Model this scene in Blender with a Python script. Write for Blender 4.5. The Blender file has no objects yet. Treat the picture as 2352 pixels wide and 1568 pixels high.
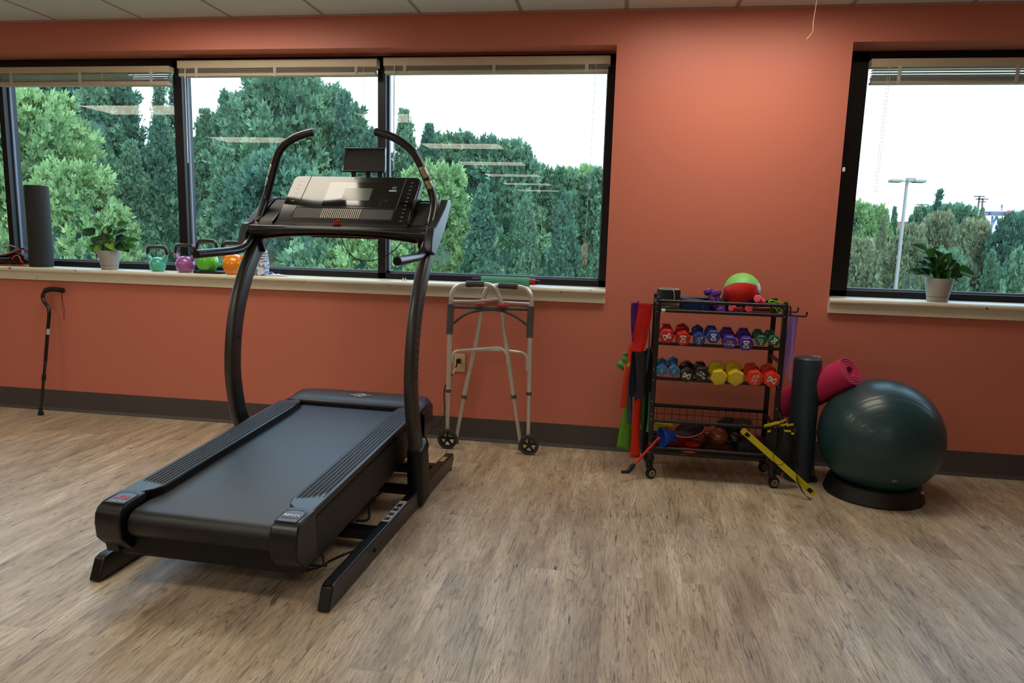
LIGHT_E = 9.0      # radiance of the fluorescent diffusers
SKY_S = 3.4
SUN_E = 4.0
EXPO = 0.2
import bpy, bmesh, math, random
from mathutils import Vector, Matrix, Euler, Quaternion, noise
SC = bpy.context.scene
COL = SC.collection
PI = math.pi
V = Vector
rnd = random.Random(7)

# ------------------------------------------------------------------ camera
F_PX, YAW, PITCH, ROLL = 1605.69, .149, .1499, .0282
CAM = V((0, -4.3086, 1.319))
_fw = V((-math.sin(YAW), math.cos(YAW), 0)); _rt = V((math.cos(YAW), math.sin(YAW), 0)); _up = V((0, 0, 1))
FW = _fw*math.cos(PITCH) - _up*math.sin(PITCH)
_u2 = _up*math.cos(PITCH) + _fw*math.sin(PITCH)
RT = _rt*math.cos(ROLL) + _u2*math.sin(ROLL)
UP = _u2*math.cos(ROLL) - _rt*math.sin(ROLL)
cam = bpy.data.cameras.new('camera'); camo = bpy.data.objects.new('camera', cam); COL.objects.link(camo)
M = Matrix((RT, UP, -FW)).transposed().to_4x4(); M.translation = CAM
camo.matrix_world = M
cam.sensor_width = 36; cam.lens = F_PX*36/2352; cam.clip_start = .05; cam.clip_end = 500
SC.camera = camo

def at(px, py, ax, val):
    "surveying aid: the place a sight line meets the plane x, y or z = val"
    d = RT*((px-1176)/F_PX) - UP*((py-784)/F_PX) + FW
    i = 'xyz'.index(ax); t = (val-CAM[i])/d[i]
    return CAM + d*t

# ------------------------------------------------------------------ materials
def lin(c):
    return tuple((x/12.92 if x <= .04045 else ((x+.055)/1.055)**2.4) for x in (v/255 for v in c))
_mats = {}
def mat(name, rgb, rough=.5, metal=0, spec=.5, bump=0, bscale=200, coat=0, var=0, vscale=8, emit=0, sheen=0, sub=0):
    if name in _mats: return _mats[name]
    m = bpy.data.materials.new(name); m.use_nodes = True; nt = m.node_tree; b = nt.nodes['Principled BSDF']
    c = lin(rgb)+(1,)
    b.inputs['Base Color'].default_value = c; b.inputs['Roughness'].default_value = rough
    b.inputs['Metallic'].default_value = metal; b.inputs['Specular IOR Level'].default_value = spec
    b.inputs['Coat Weight'].default_value = coat
    if emit: b.inputs['Emission Color'].default_value = c; b.inputs['Emission Strength'].default_value = emit
    tc = nt.nodes.new('ShaderNodeTexCoord')
    if bump:
        n = nt.nodes.new('ShaderNodeTexNoise'); n.inputs['Scale'].default_value = bscale
        nt.links.new(tc.outputs['Object'], n.inputs['Vector'])
        bp = nt.nodes.new('ShaderNodeBump'); bp.inputs['Strength'].default_value = bump; bp.inputs['Distance'].default_value = .002
        nt.links.new(n.outputs['Fac'], bp.inputs['Height']); nt.links.new(bp.outputs['Normal'], b.inputs['Normal'])
    if var:
        n = nt.nodes.new('ShaderNodeTexNoise'); n.inputs['Scale'].default_value = vscale; n.inputs['Detail'].default_value = 6
        nt.links.new(tc.outputs['Object'], n.inputs['Vector'])
        mx = nt.nodes.new('ShaderNodeMix'); mx.data_type = 'RGBA'
        mx.inputs[6].default_value = tuple(x*(1-var) for x in c[:3])+(1,); mx.inputs[7].default_value = tuple(min(1, x*(1+var)) for x in c[:3])+(1,)
        nt.links.new(n.outputs['Fac'], mx.inputs[0]); nt.links.new(mx.outputs[2], b.inputs['Base Color'])
    _mats[name] = m
    return m

# ------------------------------------------------------------------ mesh building
def frame_of(t):
    t = t.normalized(); a = V((0, 0, 1)) if abs(t.z) < .9 else V((1, 0, 0))
    n = t.cross(a).normalized(); return n, t.cross(n).normalized()
def smooth_path(pts, sub=6, closed=False):
    pts = [V(p) for p in pts]; n = len(pts); out = []
    rng = n if closed else n-1
    for i in range(rng):
        g = lambda k: pts[k % n] if closed else pts[max(0, min(n-1, k))]
        p0, p1, p2, p3 = g(i-1), g(i), g(i+1), g(i+2)
        for s in range(sub):
            t = s/sub
            out.append(.5*((2*p1)+(p2-p0)*t+(2*p0-5*p1+4*p2-p3)*t*t+(3*p1-p0-3*p2+p3)*t**3))
    if not closed: out.append(pts[-1])
    return out
def round_path(pts, r, seg=6):
    "polyline with filleted corners"
    pts = [V(p) for p in pts]; out = [pts[0]]
    for a, b, c in zip(pts, pts[1:], pts[2:]):
        rr = min(r, (a-b).length*.48, (c-b).length*.48)
        p = b+(a-b).normalized()*rr; q = b+(c-b).normalized()*rr
        for s in range(seg+1):
            t = s/seg; out.append(p*(1-t)**2+b*2*t*(1-t)+q*t*t)
    out.append(pts[-1]); return out
class MB:
    def __init__(s): s.v = []; s.f = []; s.uv = None
    def add(s, vs, fs):
        o = len(s.v); s.v += [V(v) for v in vs]; s.f += [tuple(i+o for i in f) for f in fs]; return s
    def box(s, c, d, rot=None, taper=1):
        x, y, z = (k/2 for k in d); vs = []
        for sz, tp in ((-1, 1), (1, taper)):
            for sx, sy in ((-1, -1), (1, -1), (1, 1), (-1, 1)): vs.append(V((sx*x*tp, sy*y*tp, sz*z)))
        if rot is not None:
            R = Euler(rot).to_matrix() if not isinstance(rot, Matrix) else rot
            vs = [R @ v for v in vs]
        vs = [v+V(c) for v in vs]
        return s.add(vs, [(0, 3, 2, 1), (4, 5, 6, 7), (0, 1, 5, 4), (1, 2, 6, 5), (2, 3, 7, 6), (3, 0, 4, 7)])
    def box2(s, a, b):
        a = V(a); b = V(b); return s.box((a+b)/2, [abs(k) for k in (b-a)])
    def tube(s, pts, r, n=12, closed=False, cap=True, prof=None, up=None):
        "sweep; r number or list; prof = list of (a,b) multipliers along the normal/binormal"
        pts = [V(p) for p in pts]; m = len(pts)
        T = []
        for i in range(m):
            a = pts[(i-1) % m] if (closed or i) else pts[i]; b = pts[(i+1) % m] if (closed or i < m-1) else pts[i]
            T.append((b-a).normalized())
        if up is not None: N = [(V(up)-T[i]*V(up).dot(T[i])).normalized() for i in range(m)]
        else:
            N = [frame_of(T[0])[0]]
            for i in range(1, m):
                q = T[i-1].rotation_difference(T[i]); v = q @ N[-1]; N.append((v-T[i]*v.dot(T[i])).normalized())
        vs = []
        pf = prof or [(math.cos(2*PI*k/n), math.sin(2*PI*k/n)) for k in range(n)]
        n = len(pf)
        for i in range(m):
            R = r[i] if isinstance(r, (list, tuple)) else r
            B = T[i].cross(N[i])
            for a, b in pf: vs.append(pts[i]+N[i]*(a*R)+B*(b*R))
        fs = []
        for i in range(m if closed else m-1):
            j = (i+1) % m
            for k in range(n): fs.append((i*n+k, i*n+(k+1) % n, j*n+(k+1) % n, j*n+k))
        if cap and not closed: fs += [tuple(range(n-1, -1, -1)), tuple(range((m-1)*n, m*n))]
        return s.add(vs, fs)
    def cyl(s, a, b, r, n=20, r2=None): return s.tube([a, b], [r, r if r2 is None else r2], n)
    def lathe(s, prof, n=32, c=(0, 0, 0), axis=None, wob=None):
        "prof: list of (radius, height)"
        vs = []; fs = []; R = Matrix.Identity(3)
        if axis is not None: R = V((0, 0, 1)).rotation_difference(V(axis)).to_matrix()
        for r, z in prof:
            for k in range(n):
                a = 2*PI*k/n; vs.append(R @ V((r*math.cos(a), r*math.sin(a), z))+V(c))
        m = len(prof)
        for i in range(m-1):
            for k in range(n): fs.append((i*n+k, i*n+(k+1) % n, (i+1)*n+(k+1) % n, (i+1)*n+k))
        cl = prof[0] == prof[-1]
        if prof[0][0] > 1e-5 and not cl: fs.append(tuple(range(n-1, -1, -1)))
        if prof[-1][0] > 1e-5 and not cl: fs.append(tuple(range((m-1)*n, m*n)))
        return s.add(vs, fs)
    def sphere(s, c, r, n=24, sc=(1, 1, 1)):
        k = max(6, n//2); o = len(s.v)
        s.lathe([(max(1e-6, r*math.sin(PI*i/k)), -r*math.cos(PI*i/k)) for i in range(k+1)], n)
        for i in range(o, len(s.v)): s.v[i] = V([s.v[i][j]*sc[j]+c[j] for j in range(3)])
        return s
    def prism(s, poly, fn, a, b):
        "poly 2-d outline; fn(p, q, w) -> 3-d; extruded from w=a to w=b"
        n = len(poly); vs = [fn(p, q, a) for p, q in poly]+[fn(p, q, b) for p, q in poly]
        fs = [tuple(range(n-1, -1, -1)), tuple(range(n, 2*n))]
        for i in range(n): fs.append((i, (i+1) % n, n+(i+1) % n, n+i))
        return s.add(vs, fs)
    def grid(s, fn, nu, nv, thick=0):
        vs = [fn(i/nu, j/nv) for j in range(nv+1) for i in range(nu+1)]; w = nu+1
        fs = [(j*w+i, j*w+i+1, (j+1)*w+i+1, (j+1)*w+i) for j in range(nv) for i in range(nu)]
        return s.add(vs, fs)
    def xf(s, m, start=0):
        for i in range(start, len(s.v)): s.v[i] = m @ s.v[i]
        return s
    def build(s, name, m, parent=None, smooth=True, bevel=0, seg=2, solid=0, subd=0, angle=35, off=-1):
        me = bpy.data.meshes.new(name); me.from_pydata([tuple(v) for v in s.v], [], s.f)
        bm = bmesh.new(); bm.from_mesh(me); bmesh.ops.remove_doubles(bm, verts=bm.verts, dist=1e-6)
        bmesh.ops.recalc_face_normals(bm, faces=bm.faces); bm.to_mesh(me); bm.free()
        if m is not None: me.materials.append(m)
        o = bpy.data.objects.new(name, me); COL.objects.link(o)
        if parent is not None: o.parent = parent
        if smooth:
            me.shade_smooth()
            try: me.set_sharp_from_angle(angle=math.radians(angle))
            except Exception: pass
        if solid:
            md = o.modifiers.new('solid', 'SOLIDIFY'); md.thickness = solid; md.offset = off
        if bevel:
            md = o.modifiers.new('bevel', 'BEVEL'); md.width = bevel; md.segments = seg; md.limit_method = 'ANGLE'; md.angle_limit = math.radians(40)
            md.harden_normals = False
        if subd:
            md = o.modifiers.new('sub', 'SUBSURF'); md.levels = subd; md.render_levels = subd
        return o
def empty(name, loc=(0, 0, 0), rz=0, rot=None):
    o = bpy.data.objects.new(name, None); COL.objects.link(o); o.location = loc
    o.rotation_euler = rot if rot else (0, 0, rz); o.empty_display_size = .1
    return o
def tag(o, label=None, cat=None, group=None, kind=None):
    if label: o['label'] = label
    if cat: o['category'] = cat
    if group: o['group'] = group
    if kind: o['kind'] = kind
    return o
def dup(o, parent=None):
    c = o.copy(); COL.objects.link(c)
    if parent is not None: c.parent = parent
    for ch in list(o.children): dup(ch, c)
    return c
def text(s, size, name, m, parent, mtx, extrude=.0004, align='CENTER', squash=1, spacing=1, shear=0, bold=0):
    cu = bpy.data.curves.new(name, 'FONT'); cu.body = s; cu.size = size; cu.align_x = align; cu.align_y = 'CENTER'
    cu.extrude = extrude; cu.space_character = spacing; cu.shear = shear; cu.resolution_u = 3; cu.offset = bold; cu.space_line = .9
    t = bpy.data.objects.new(name, cu); COL.objects.link(t)
    me = bpy.data.meshes.new_from_object(t.evaluated_get(bpy.context.evaluated_depsgraph_get()))
    bpy.data.objects.remove(t); me.materials.clear(); me.materials.append(m)
    me.transform(Matrix.Diagonal((squash, 1, 1, 1)))
    o = bpy.data.objects.new(name, me); COL.objects.link(o); o.parent = parent
    o.matrix_local = mtx
    return o
def basis(loc, xd, yd):
    xd = V(xd).normalized(); zd = xd.cross(V(yd)).normalized(); yd = zd.cross(xd)
    m = Matrix((xd, yd, zd)).transposed().to_4x4(); m.translation = V(loc); return m
def rrect(w, h, r, seg=5):
    out = []
    for cx, cy, a0 in ((w/2-r, h/2-r, 0), (-w/2+r, h/2-r, 90), (-w/2+r, -h/2+r, 180), (w/2-r, -h/2+r, 270)):
        for k in range(seg+1):
            a = math.radians(a0+90*k/seg); out.append((cx+r*math.cos(a), cy+r*math.sin(a)))
    return out
# ------------------------------------------------------------------ room shell
H = 2.6196; XL, XR, YB = -9.0, 5.2, -16.5; ZB0, ZT0 = .93, 2.432
def nodes(m): return m.node_tree.nodes, m.node_tree.links
def wall_material():
    m = mat('painted_wall', (209, 124, 105), .42, spec=.35, bump=.12, bscale=260)
    return m
WALL = wall_material()
def floor_material():
    m = bpy.data.materials.new('vinyl_planks'); m.use_nodes = True; N, L = nodes(m); b = N['Principled BSDF']
    tc = N.new('ShaderNodeTexCoord'); sep = N.new('ShaderNodeSeparateXYZ'); L.new(tc.outputs['Object'], sep.inputs[0])
    cmb = N.new('ShaderNodeCombineXYZ'); L.new(sep.outputs['Y'], cmb.inputs['X']); L.new(sep.outputs['X'], cmb.inputs['Y'])
    br = N.new('ShaderNodeTexBrick'); L.new(cmb.outputs[0], br.inputs['Vector'])
    br.inputs['Scale'].default_value = 1; br.inputs['Brick Width'].default_value = 1.22; br.inputs['Row Height'].default_value = .152
    br.inputs['Mortar Size'].default_value = .0007; br.inputs['Mortar Smooth'].default_value = .3; br.offset = .37; br.squash = 1
    br.inputs['Color1'].default_value = (0, 0, 0, 1); br.inputs['Color2'].default_value = (1, 1, 1, 1); br.inputs['Mortar'].default_value = (.5, .5, .5, 1)
    br.inputs['Bias'].default_value = 0
    # per plank offset of the grain
    off = N.new('ShaderNodeVectorMath'); off.operation = 'MULTIPLY'; off.inputs[1].default_value = (7, 13, 5)
    L.new(br.outputs['Color'], off.inputs[0])
    add = N.new('ShaderNodeVectorMath'); L.new(tc.outputs['Object'], add.inputs[0]); L.new(off.outputs[0], add.inputs[1])
    def mapped(sx, sy, src=add):
        mp = N.new('ShaderNodeVectorMath'); mp.operation = 'MULTIPLY'; mp.inputs[1].default_value = (sx, sy, 1); L.new(src.outputs[0], mp.inputs[0]); return mp
    def nz(sx, sy, scale, detail, dist=0, rough=.6):
        n = N.new('ShaderNodeTexNoise'); L.new(mapped(sx, sy).outputs[0], n.inputs['Vector']); n.inputs['Scale'].default_value = scale
        n.inputs['Detail'].default_value = detail; n.inputs['Distortion'].default_value = dist; n.inputs['Roughness'].default_value = rough; return n
    def ramp(src, stops):
        r = N.new('ShaderNodeValToRGB'); L.new(src, r.inputs[0]); e = r.color_ramp.elements
        e[0].position, e[0].color = stops[0][0], stops[0][1]+(1,); e[1].position, e[1].color = stops[-1][0], stops[-1][1]+(1,)
        for p, c in stops[1:-1]: k = e.new(p); k.color = c+(1,)
        return r
    def mix(mode, f, a, bb):
        x = N.new('ShaderNodeMix'); x.data_type = 'RGBA'; x.blend_type = mode
        if isinstance(f, float): x.inputs[0].default_value = f
        else: L.new(f, x.inputs[0])
        for i, s in ((6, a), (7, bb)):
            if isinstance(s, tuple): x.inputs[i].default_value = s+(1,)
            else: L.new(s, x.inputs[i])
        return x.outputs[2]
    g = lambda k: (k, k, k)
    base = ramp(nz(6, 1.1, 2.2, 7, .6).outputs['Fac'], [(.3, lin((182, 160, 132))), (.48, lin((208, 188, 160))), (.7, lin((232, 216, 192)))])
    plank = mix('MULTIPLY', .30, base.outputs[0], ramp(br.outputs['Color'], [(0, g(.68)), (1, g(1.06))]).outputs[0])
    fine = ramp(nz(70, 4.5, 1.6, 5, 1.2, .7).outputs['Fac'], [(.34, g(.50)), (.47, g(1)), (.7, g(1.15))])
    c = mix('MULTIPLY', .8, plank, fine.outputs[0])
    f2 = ramp(nz(160, 9, 1.6, 4, .8, .7).outputs['Fac'], [(.38, g(.58)), (.47, g(1)), (.62, g(1.05)), (.72, g(1.25))]); c = mix('MULTIPLY', .8, c, f2.outputs[0])
    # cathedral grain: contour lines of a slow noise, stretched along the plank
    cn = nz(9, .55, 1.5, 1.5, .2, .4); mu = N.new('ShaderNodeMath'); mu.operation = 'MULTIPLY'; L.new(cn.outputs['Fac'], mu.inputs[0]); mu.inputs[1].default_value = 26
    fr_ = N.new('ShaderNodeMath'); fr_.operation = 'FRACT'; L.new(mu.outputs[0], fr_.inputs[0])
    cr = ramp(fr_.outputs[0], [(0, g(.50)), (.10, g(.56)), (.24, g(1)), (.8, g(1.06))])
    msk = ramp(nz(3, .9, 1.4, 2).outputs['Fac'], [(.42, g(0)), (.58, g(.85))])
    c = mix('MULTIPLY', msk.outputs[0], c, cr.outputs[0])
    streak = ramp(nz(46, 3.6, 1.7, 4, .5, .7).outputs['Fac'], [(.30, g(1)), (.39, g(0))])
    c = mix('MIX', streak.outputs[0], c, lin((84, 70, 58)))
    # broad blotches and knots
    blot = ramp(nz(5, 1.6, 1.1, 3).outputs['Fac'], [(.35, lin((176, 172, 174))), (.65, g(1.0))])
    c = mix('MULTIPLY', .55, c, blot.outputs[0])
    vo = N.new('ShaderNodeTexVoronoi'); L.new(mapped(1.25, 1.0).outputs[0], vo.inputs['Vector']); vo.inputs['Scale'].default_value = 2.3
    wv = ramp(vo.outputs['Distance'], [(.0, g(.95)), (.035, g(.9)), (.055, g(.35)), (.075, g(.55)), (.11, g(0))])
    wn = mix('MULTIPLY', 1.0, wv.outputs[0], ramp(nz(18, 26, 1.2, 3).outputs['Fac'], [(.40, g(.05)), (.62, g(1))]).outputs[0])
    c = mix('MIX', wn, c, lin((98, 90, 86)))
    seam = ramp(br.outputs['Fac'], [(0, g(1)), (1, g(.72))])
    c = mix('MULTIPLY', .7, c, seam.outputs[0])
    L.new(c, b.inputs['Base Color'])
    rr = ramp(nz(40, 4, 1.5, 4).outputs['Fac'], [(.3, g(.34)), (.7, g(.5))]); L.new(rr.outputs[0], b.inputs['Roughness'])
    b.inputs['Specular IOR Level'].default_value = .5
    bp = N.new('ShaderNodeBump'); bp.inputs['Strength'].default_value = .25; bp.inputs['Distance'].default_value = .0012
    L.new(fine.outputs[0], bp.inputs['Height']); L.new(bp.outputs[0], b.inputs['Normal'])
    return m
def ceiling_material():
    m = bpy.data.materials.new('ceiling_tile'); m.use_nodes = True; N, L = nodes(m); b = N['Principled BSDF']
    tc = N.new('ShaderNodeTexCoord')
    mp = N.new('ShaderNodeMapping'); L.new(tc.outputs['Object'], mp.inputs[0]); mp.inputs['Location'].default_value = (3.6918, .02, 0)
    br = N.new('ShaderNodeTexBrick'); L.new(mp.outputs[0], br.inputs['Vector']); br.offset = 0; br.inputs['Scale'].default_value = 1
    br.inputs['Brick Width'].default_value = .6096; br.inputs['Row Height'].default_value = 1.2192; br.inputs['Mortar Size'].default_value = .012
    br.inputs['Mortar Smooth'].default_value = 0
    br.inputs['Color1'].default_value = lin((200, 200, 196))+(1,); br.inputs['Color2'].default_value = lin((206, 206, 202))+(1,); br.inputs['Mortar'].default_value = lin((150, 142, 136))+(1,)
    L.new(br.outputs['Color'], b.inputs['Base Color']); b.inputs['Roughness'].default_value = .9
    n = N.new('ShaderNodeTexNoise'); n.inputs['Scale'].default_value = 160; L.new(tc.outputs['Object'], n.inputs[0])
    bp = N.new('ShaderNodeBump'); bp.inputs['Strength'].default_value = .3; bp.inputs['Distance'].default_value = .003; L.new(n.outputs[0], bp.inputs['Height']); L.new(bp.outputs[0], b.inputs['Normal'])
    return m
def st(o): o['kind'] = 'structure'; return o
st(MB().box2((XL, YB, -.1), (XR, .6, 0)).build('floor', floor_material(), smooth=False))
st(MB().box2((XL, YB, H), (XR, .6, H+.1)).build('ceiling', ceiling_material(), smooth=False))
neutral = mat('plain_wall_paint', (170, 160, 148), .6)
st(MB().box2((XL-.2, YB, 0), (XL, .6, H)).build('wall_left', WALL, smooth=False))
st(MB().box2((XR, YB, 0), (XR+.2, .6, H)).build('wall_right', WALL, smooth=False))
st(MB().box2((XL, YB-.2, 0), (XR, YB, H)).build('wall_rear', neutral, smooth=False))
# window wall with two openings
ZT, ZB = 2.432, .93; W1 = (-7.2, -.08); W2 = (1.216, 4.6); WD = .42
mb = MB()
for x0, x1, z0, z1 in ((XL, XR, 0, ZB), (XL, XR, ZT, H), (XL, W1[0], ZB, ZT), (W1[1], W2[0], ZB, ZT), (W2[1], XR, ZB, ZT)):
    mb.box2((x0, 0, z0), (x1, WD, z1))
st(mb.build('wall_front', WALL, smooth=False))
BB = mat('vinyl_cove_base', (78, 72, 74), .5, var=.1, vscale=3)
st(MB().prism([(0, 0), (0, .1487), (-.004, .1475), (-.005, .02), (-.014, .004), (-.014, 0)], lambda p, q, w: V((w, p, q)), XL, XR).build('baseboard_front', BB, smooth=False))
# windows
FR = mat('bronze_frame', (26, 25, 30), .38, metal=.3, spec=.5)
FRS = mat('daylit_frame_side', (120, 132, 160), .35, spec=.6)  # blue daylight on the frame sides put into this colour
def glass_mat():
    m = bpy.data.materials.new('window_glass'); m.use_nodes = True; N, L = nodes(m); N.remove(N['Principled BSDF'])
    t = N.new('ShaderNodeBsdfTransparent'); t.inputs[0].default_value = (.93, .97, .96, 1); g = N.new('ShaderNodeBsdfGlossy'); g.inputs['Roughness'].default_value = 0.0; g.inputs[0].default_value = (1, 1, 1, 1)
    f = N.new('ShaderNodeFresnel'); ge = N.new('ShaderNodeNewGeometry'); ma = N.new('ShaderNodeMapRange'); L.new(ge.outputs['Backfacing'], ma.inputs[0]); ma.inputs[3].default_value = 1.45; ma.inputs[4].default_value = 1/1.45; L.new(ma.outputs[0], f.inputs[0])
    mx = N.new('ShaderNodeMixShader'); L.new(f.outputs[0], mx.inputs[0]); L.new(t.outputs[0], mx.inputs[1]); L.new(g.outputs[0], mx.inputs[2])
    L.new(mx.outputs[0], N['Material Output'].inputs['Surface']); return m
GL = glass_mat()
SILL = mat('sill_paint', (226, 218, 196), .35, spec=.5, var=.06, vscale=5)
def sill_mat():
    m = SILL; N, L = nodes(m); b = N['Principled BSDF']; tc = N.new('ShaderNodeTexCoord')
    n = N.new('ShaderNodeTexNoise'); n.inputs['Scale'].default_value = 22; n.inputs['Detail'].default_value = 5; L.new(tc.outputs['Object'], n.inputs[0])
    r = N.new('ShaderNodeValToRGB'); L.new(n.outputs[0], r.inputs[0]); r.color_ramp.elements[0].position = .27; r.color_ramp.elements[0].color = lin((120, 84, 60))+(1,)
    r.color_ramp.elements[1].position = .31; r.color_ramp.elements[1].color = (1, 1, 1, 1)
    src = b.inputs['Base Color'].links[0].from_socket; mx = N.new('ShaderNodeMix'); mx.data_type = 'RGBA'; mx.blend_type = 'MULTIPLY'; mx.inputs[0].default_value = 1
    L.new(src, mx.inputs[6]); L.new(r.outputs[0], mx.inputs[7]); L.new(mx.outputs[2], b.inputs['Base Color'])
sill_mat()
SZ = 1.012
def window(n, x0, x1, mull, zt=ZT):
    w = empty('window_%d' % n, ((x0+x1)/2, .2, ZB)); w['kind'] = 'structure'
    ox = (x0+x1)/2
    f = MB(); L = lambda x, y, z: V((x-ox, y-.2, z-ZB))
    yb = .31
    f.box2(L(x0, .2, zt-.062), L(x1, yb, zt)); f.box2(L(x0, .2, SZ-.03), L(x1, yb, 1.050))
    f.box2(L(x0, .2, SZ), L(x0+(.155 if n == 2 else .05), yb, zt)); f.box2(L(x1-.048, .2, SZ), L(x1, yb, zt))
    for a, b in mull: f.box2(L(a, .2, SZ), L(b, yb, zt))
    f.build('window_frame', FR, w, bevel=.003)
    # bead strips along the glass, coloured like the daylit frame sides
    edges = [x0+(.155 if n == 2 else .05)]+[k for ab in mull for k in ab]+[x1-.048]
    bd = MB(); pn = 0
    for a, b in zip(edges[0::2], edges[1::2]):
        ya, yb2 = .245, .262
        bd.box2(L(a, ya, 1.05), L(a+.012, yb2, zt-.06)); bd.box2(L(b-.008, ya, 1.05), L(b, yb2, zt-.06)); bd.box2(L(a, ya, 1.05), L(b, yb2, 1.063))
        MB().box2(L(a, .262, 1.05), L(b, .268, zt-.06)).build('glass_pane', GL, w, smooth=False)
    bd.build('daylit_bead', FRS, w, smooth=False)
    # stool and apron
    s = MB(); e = .0
    s.prism([(.2, SZ), (-.032, SZ), (-.042, SZ-.006), (-.046, SZ-.016), (-.042, SZ-.027), (-.03, SZ-.031), (-.026, SZ-.034), (-.024, ZB-.003), (.0, ZB-.003), (0, ZB), (.2, ZB)], lambda p, q, k: L(k, p, q), x0-e-.003, x1+e+.003)
    s.build('window_sill', SILL, w, bevel=.002, smooth=False)
    return w
window(1, W1[0], W1[1], [(-5.82, -5.77), (-4.385, -4.345), (-3.035, -2.975), (-1.598, -1.545)])
window(2, W2[0], W2[1], [(2.9, 2.96)])

# blinds
BL = mat('blind_ivory', (205, 192, 166), .5); BLS = mat('blind_slats', (196, 184, 166), .45)
CORD = mat('blind_cord', (206, 204, 196), .7); WAND = mat('clear_wand', (200, 210, 214), .2, spec=.7)
def blind(x0, x1, ztop, zhead, zb, label, gaps=0, wand=None, cords=(), tassel=False, tilt=0, ladders=3):
    b = empty('window_blind', ((x0+x1)/2, .15, ztop)); tag(b, label, 'blind', 'ivory blinds drawn up at the windows'); ox = (x0+x1)/2
    w = x1-x0
    T = lambda u, y, z: V((u-ox, y-.15, z-ztop+tilt*(u-x0)/w))
    MB().box2((-w/2, -.03, zhead-ztop), (w/2, .03, 0)).build('headrail', BL, b, bevel=.004)
    slats = MB(); n = 14
    hstack = zhead-zb
    if gaps:
        for k in range(gaps):
            z = zhead-.014-k*.0135
            slats.add([T(x0+.01, .125, z+.001), T(x1-.01, .125, z+.001), T(x1-.01, .172, z+.001), T(x0+.01, .172, z+.001)], [(0, 1, 2, 3)])
        zs = zhead-.014-gaps*.0135+.004
    else: zs = zhead-.002
    k = 0; z = zs
    while z > zb+.014:
        slats.add([T(x0+.008, .124, z-.001), T(x1-.012, .124, z-.001), T(x1-.012, .173, z+.002), T(x0+.008, .173, z+.002)], [(0, 1, 2, 3)]); z -= .0052
    slats.build('slats', BLS, b, solid=.0012, smooth=False)
    MB().box2(T(x0+.008, .122, zb), T(x1-.012, .176, zb+.014)).build('bottom_rail', BLS, b, bevel=.003)
    for i in range(ladders):
        ld = MB(); u = x0+w*(.1+.8*i/(ladders-1)); ld.box2(T(u-.010, .119, zb-.005), T(u+.010, .122, zhead+.005)); ld.tube([T(u, .121, zhead), T(u+.004, .113, (zhead+zb)/2), T(u-.002, .118, zb-.004)], .0022, 6)
        ld.build('ladder_tape', CORD, b, smooth=False)
    if wand:
        u, z1 = wand; MB().tube([T(u, .113, zhead), T(u-.004, .112, zhead-.05), T(u-.006, .11, z1)], .0034, 6).build('tilt_wand', WAND, b)
    for u, z1, dx in cords:
        c = MB().tube([T(u, .115, zhead), T(u+dx*.5, .112, (zhead+z1)/2), T(u+dx, .11, z1)], .0015, 5).build('lift_cord', CORD, b)
    if tassel:
        u, z1, dx = cords[0]; q = T(u+dx, .11, z1); tb = MB()
        for s in range(7):
            a = s*1.1; tb.tube(smooth_path([q, q+V((.018*math.cos(a), .006*math.sin(a), -.03)), q+V((.012*math.cos(a+1), 0, -.07-.006*s)), q+V((.02*math.cos(a+2), .004, -.03-.012*s)), q+V((0, 0, -.01))]), .0016, 5)
        tb.build('knotted_cord', CORD, b)
        MB().cyl(q+V((0, 0, -.115)), q+V((0, 0, -.14)), .008, 10, .012).build('cord_tassel', mat('tassel_orange', (196, 120, 84), .5), b)
blind(-1.535, -.115, 2.404, 2.353, 2.307, 'ivory blind fully raised at the wide pane right of the treadmill', wand=(-1.455, 1.72), cords=((-.2, 1.29, -.02),), tassel=True, tilt=.004)
blind(-2.95, -1.575, 2.398, 2.348, 2.298, 'ivory blind raised at the pane behind the treadmill', wand=(-2.885, 1.74), cords=((-1.66, 2.05, 0),), tilt=.006)
blind(-4.325, -3.01, 2.366, 2.325, 2.243, 'ivory blind with loose slats over the pane behind the left plant', gaps=3, cords=((-3.5, 2.13, .03), (-3.12, 2.15, -.03)), tilt=.012)
blind(1.36, 2.89, 2.372, 2.325, 2.236, 'ivory blind with parted slats in the right window', gaps=3, cords=((1.45, 1.62, -.01), (1.462, 1.62, -.01)), tilt=0)
blind(-5.76, -4.4, 2.366, 2.325, 2.243, 'ivory blind at the left end, mostly cut off by the photo edge', gaps=3)

# ceiling lights (2 x 4 ft troffers, three columns)
LD = mat('light_diffuser', (255, 240, 212), .6); LF = mat('light_frame', (225, 225, 220), .5)
def lit(strength):
    m = bpy.data.materials.new('lit_diffuser'); m.use_nodes = True; N, L = nodes(m); b = N['Principled BSDF']
    b.inputs['Base Color'].default_value = (.9, .9, .9, 1); b.inputs['Emission Color'].default_value = (1, .90, .74, 1)
    # prismatic lens: the fixture gives most of its light straight down
    ge = N.new('ShaderNodeNewGeometry'); dt = N.new('ShaderNodeVectorMath'); dt.operation = 'DOT_PRODUCT'; L.new(ge.outputs['Normal'], dt.inputs[0]); L.new(ge.outputs['Incoming'], dt.inputs[1])
    pw = N.new('ShaderNodeMath'); pw.operation = 'POWER'; L.new(dt.outputs['Value'], pw.inputs[0]); pw.inputs[1].default_value = .35
    ml = N.new('ShaderNodeMath'); ml.operation = 'MULTIPLY'; L.new(pw.outputs[0], ml.inputs[0]); ml.inputs[1].default_value = strength; L.new(ml.outputs[0], b.inputs['Emission Strength']); return m
LIT = lit(LIGHT_E)
proto = None
ri = 0
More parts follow.
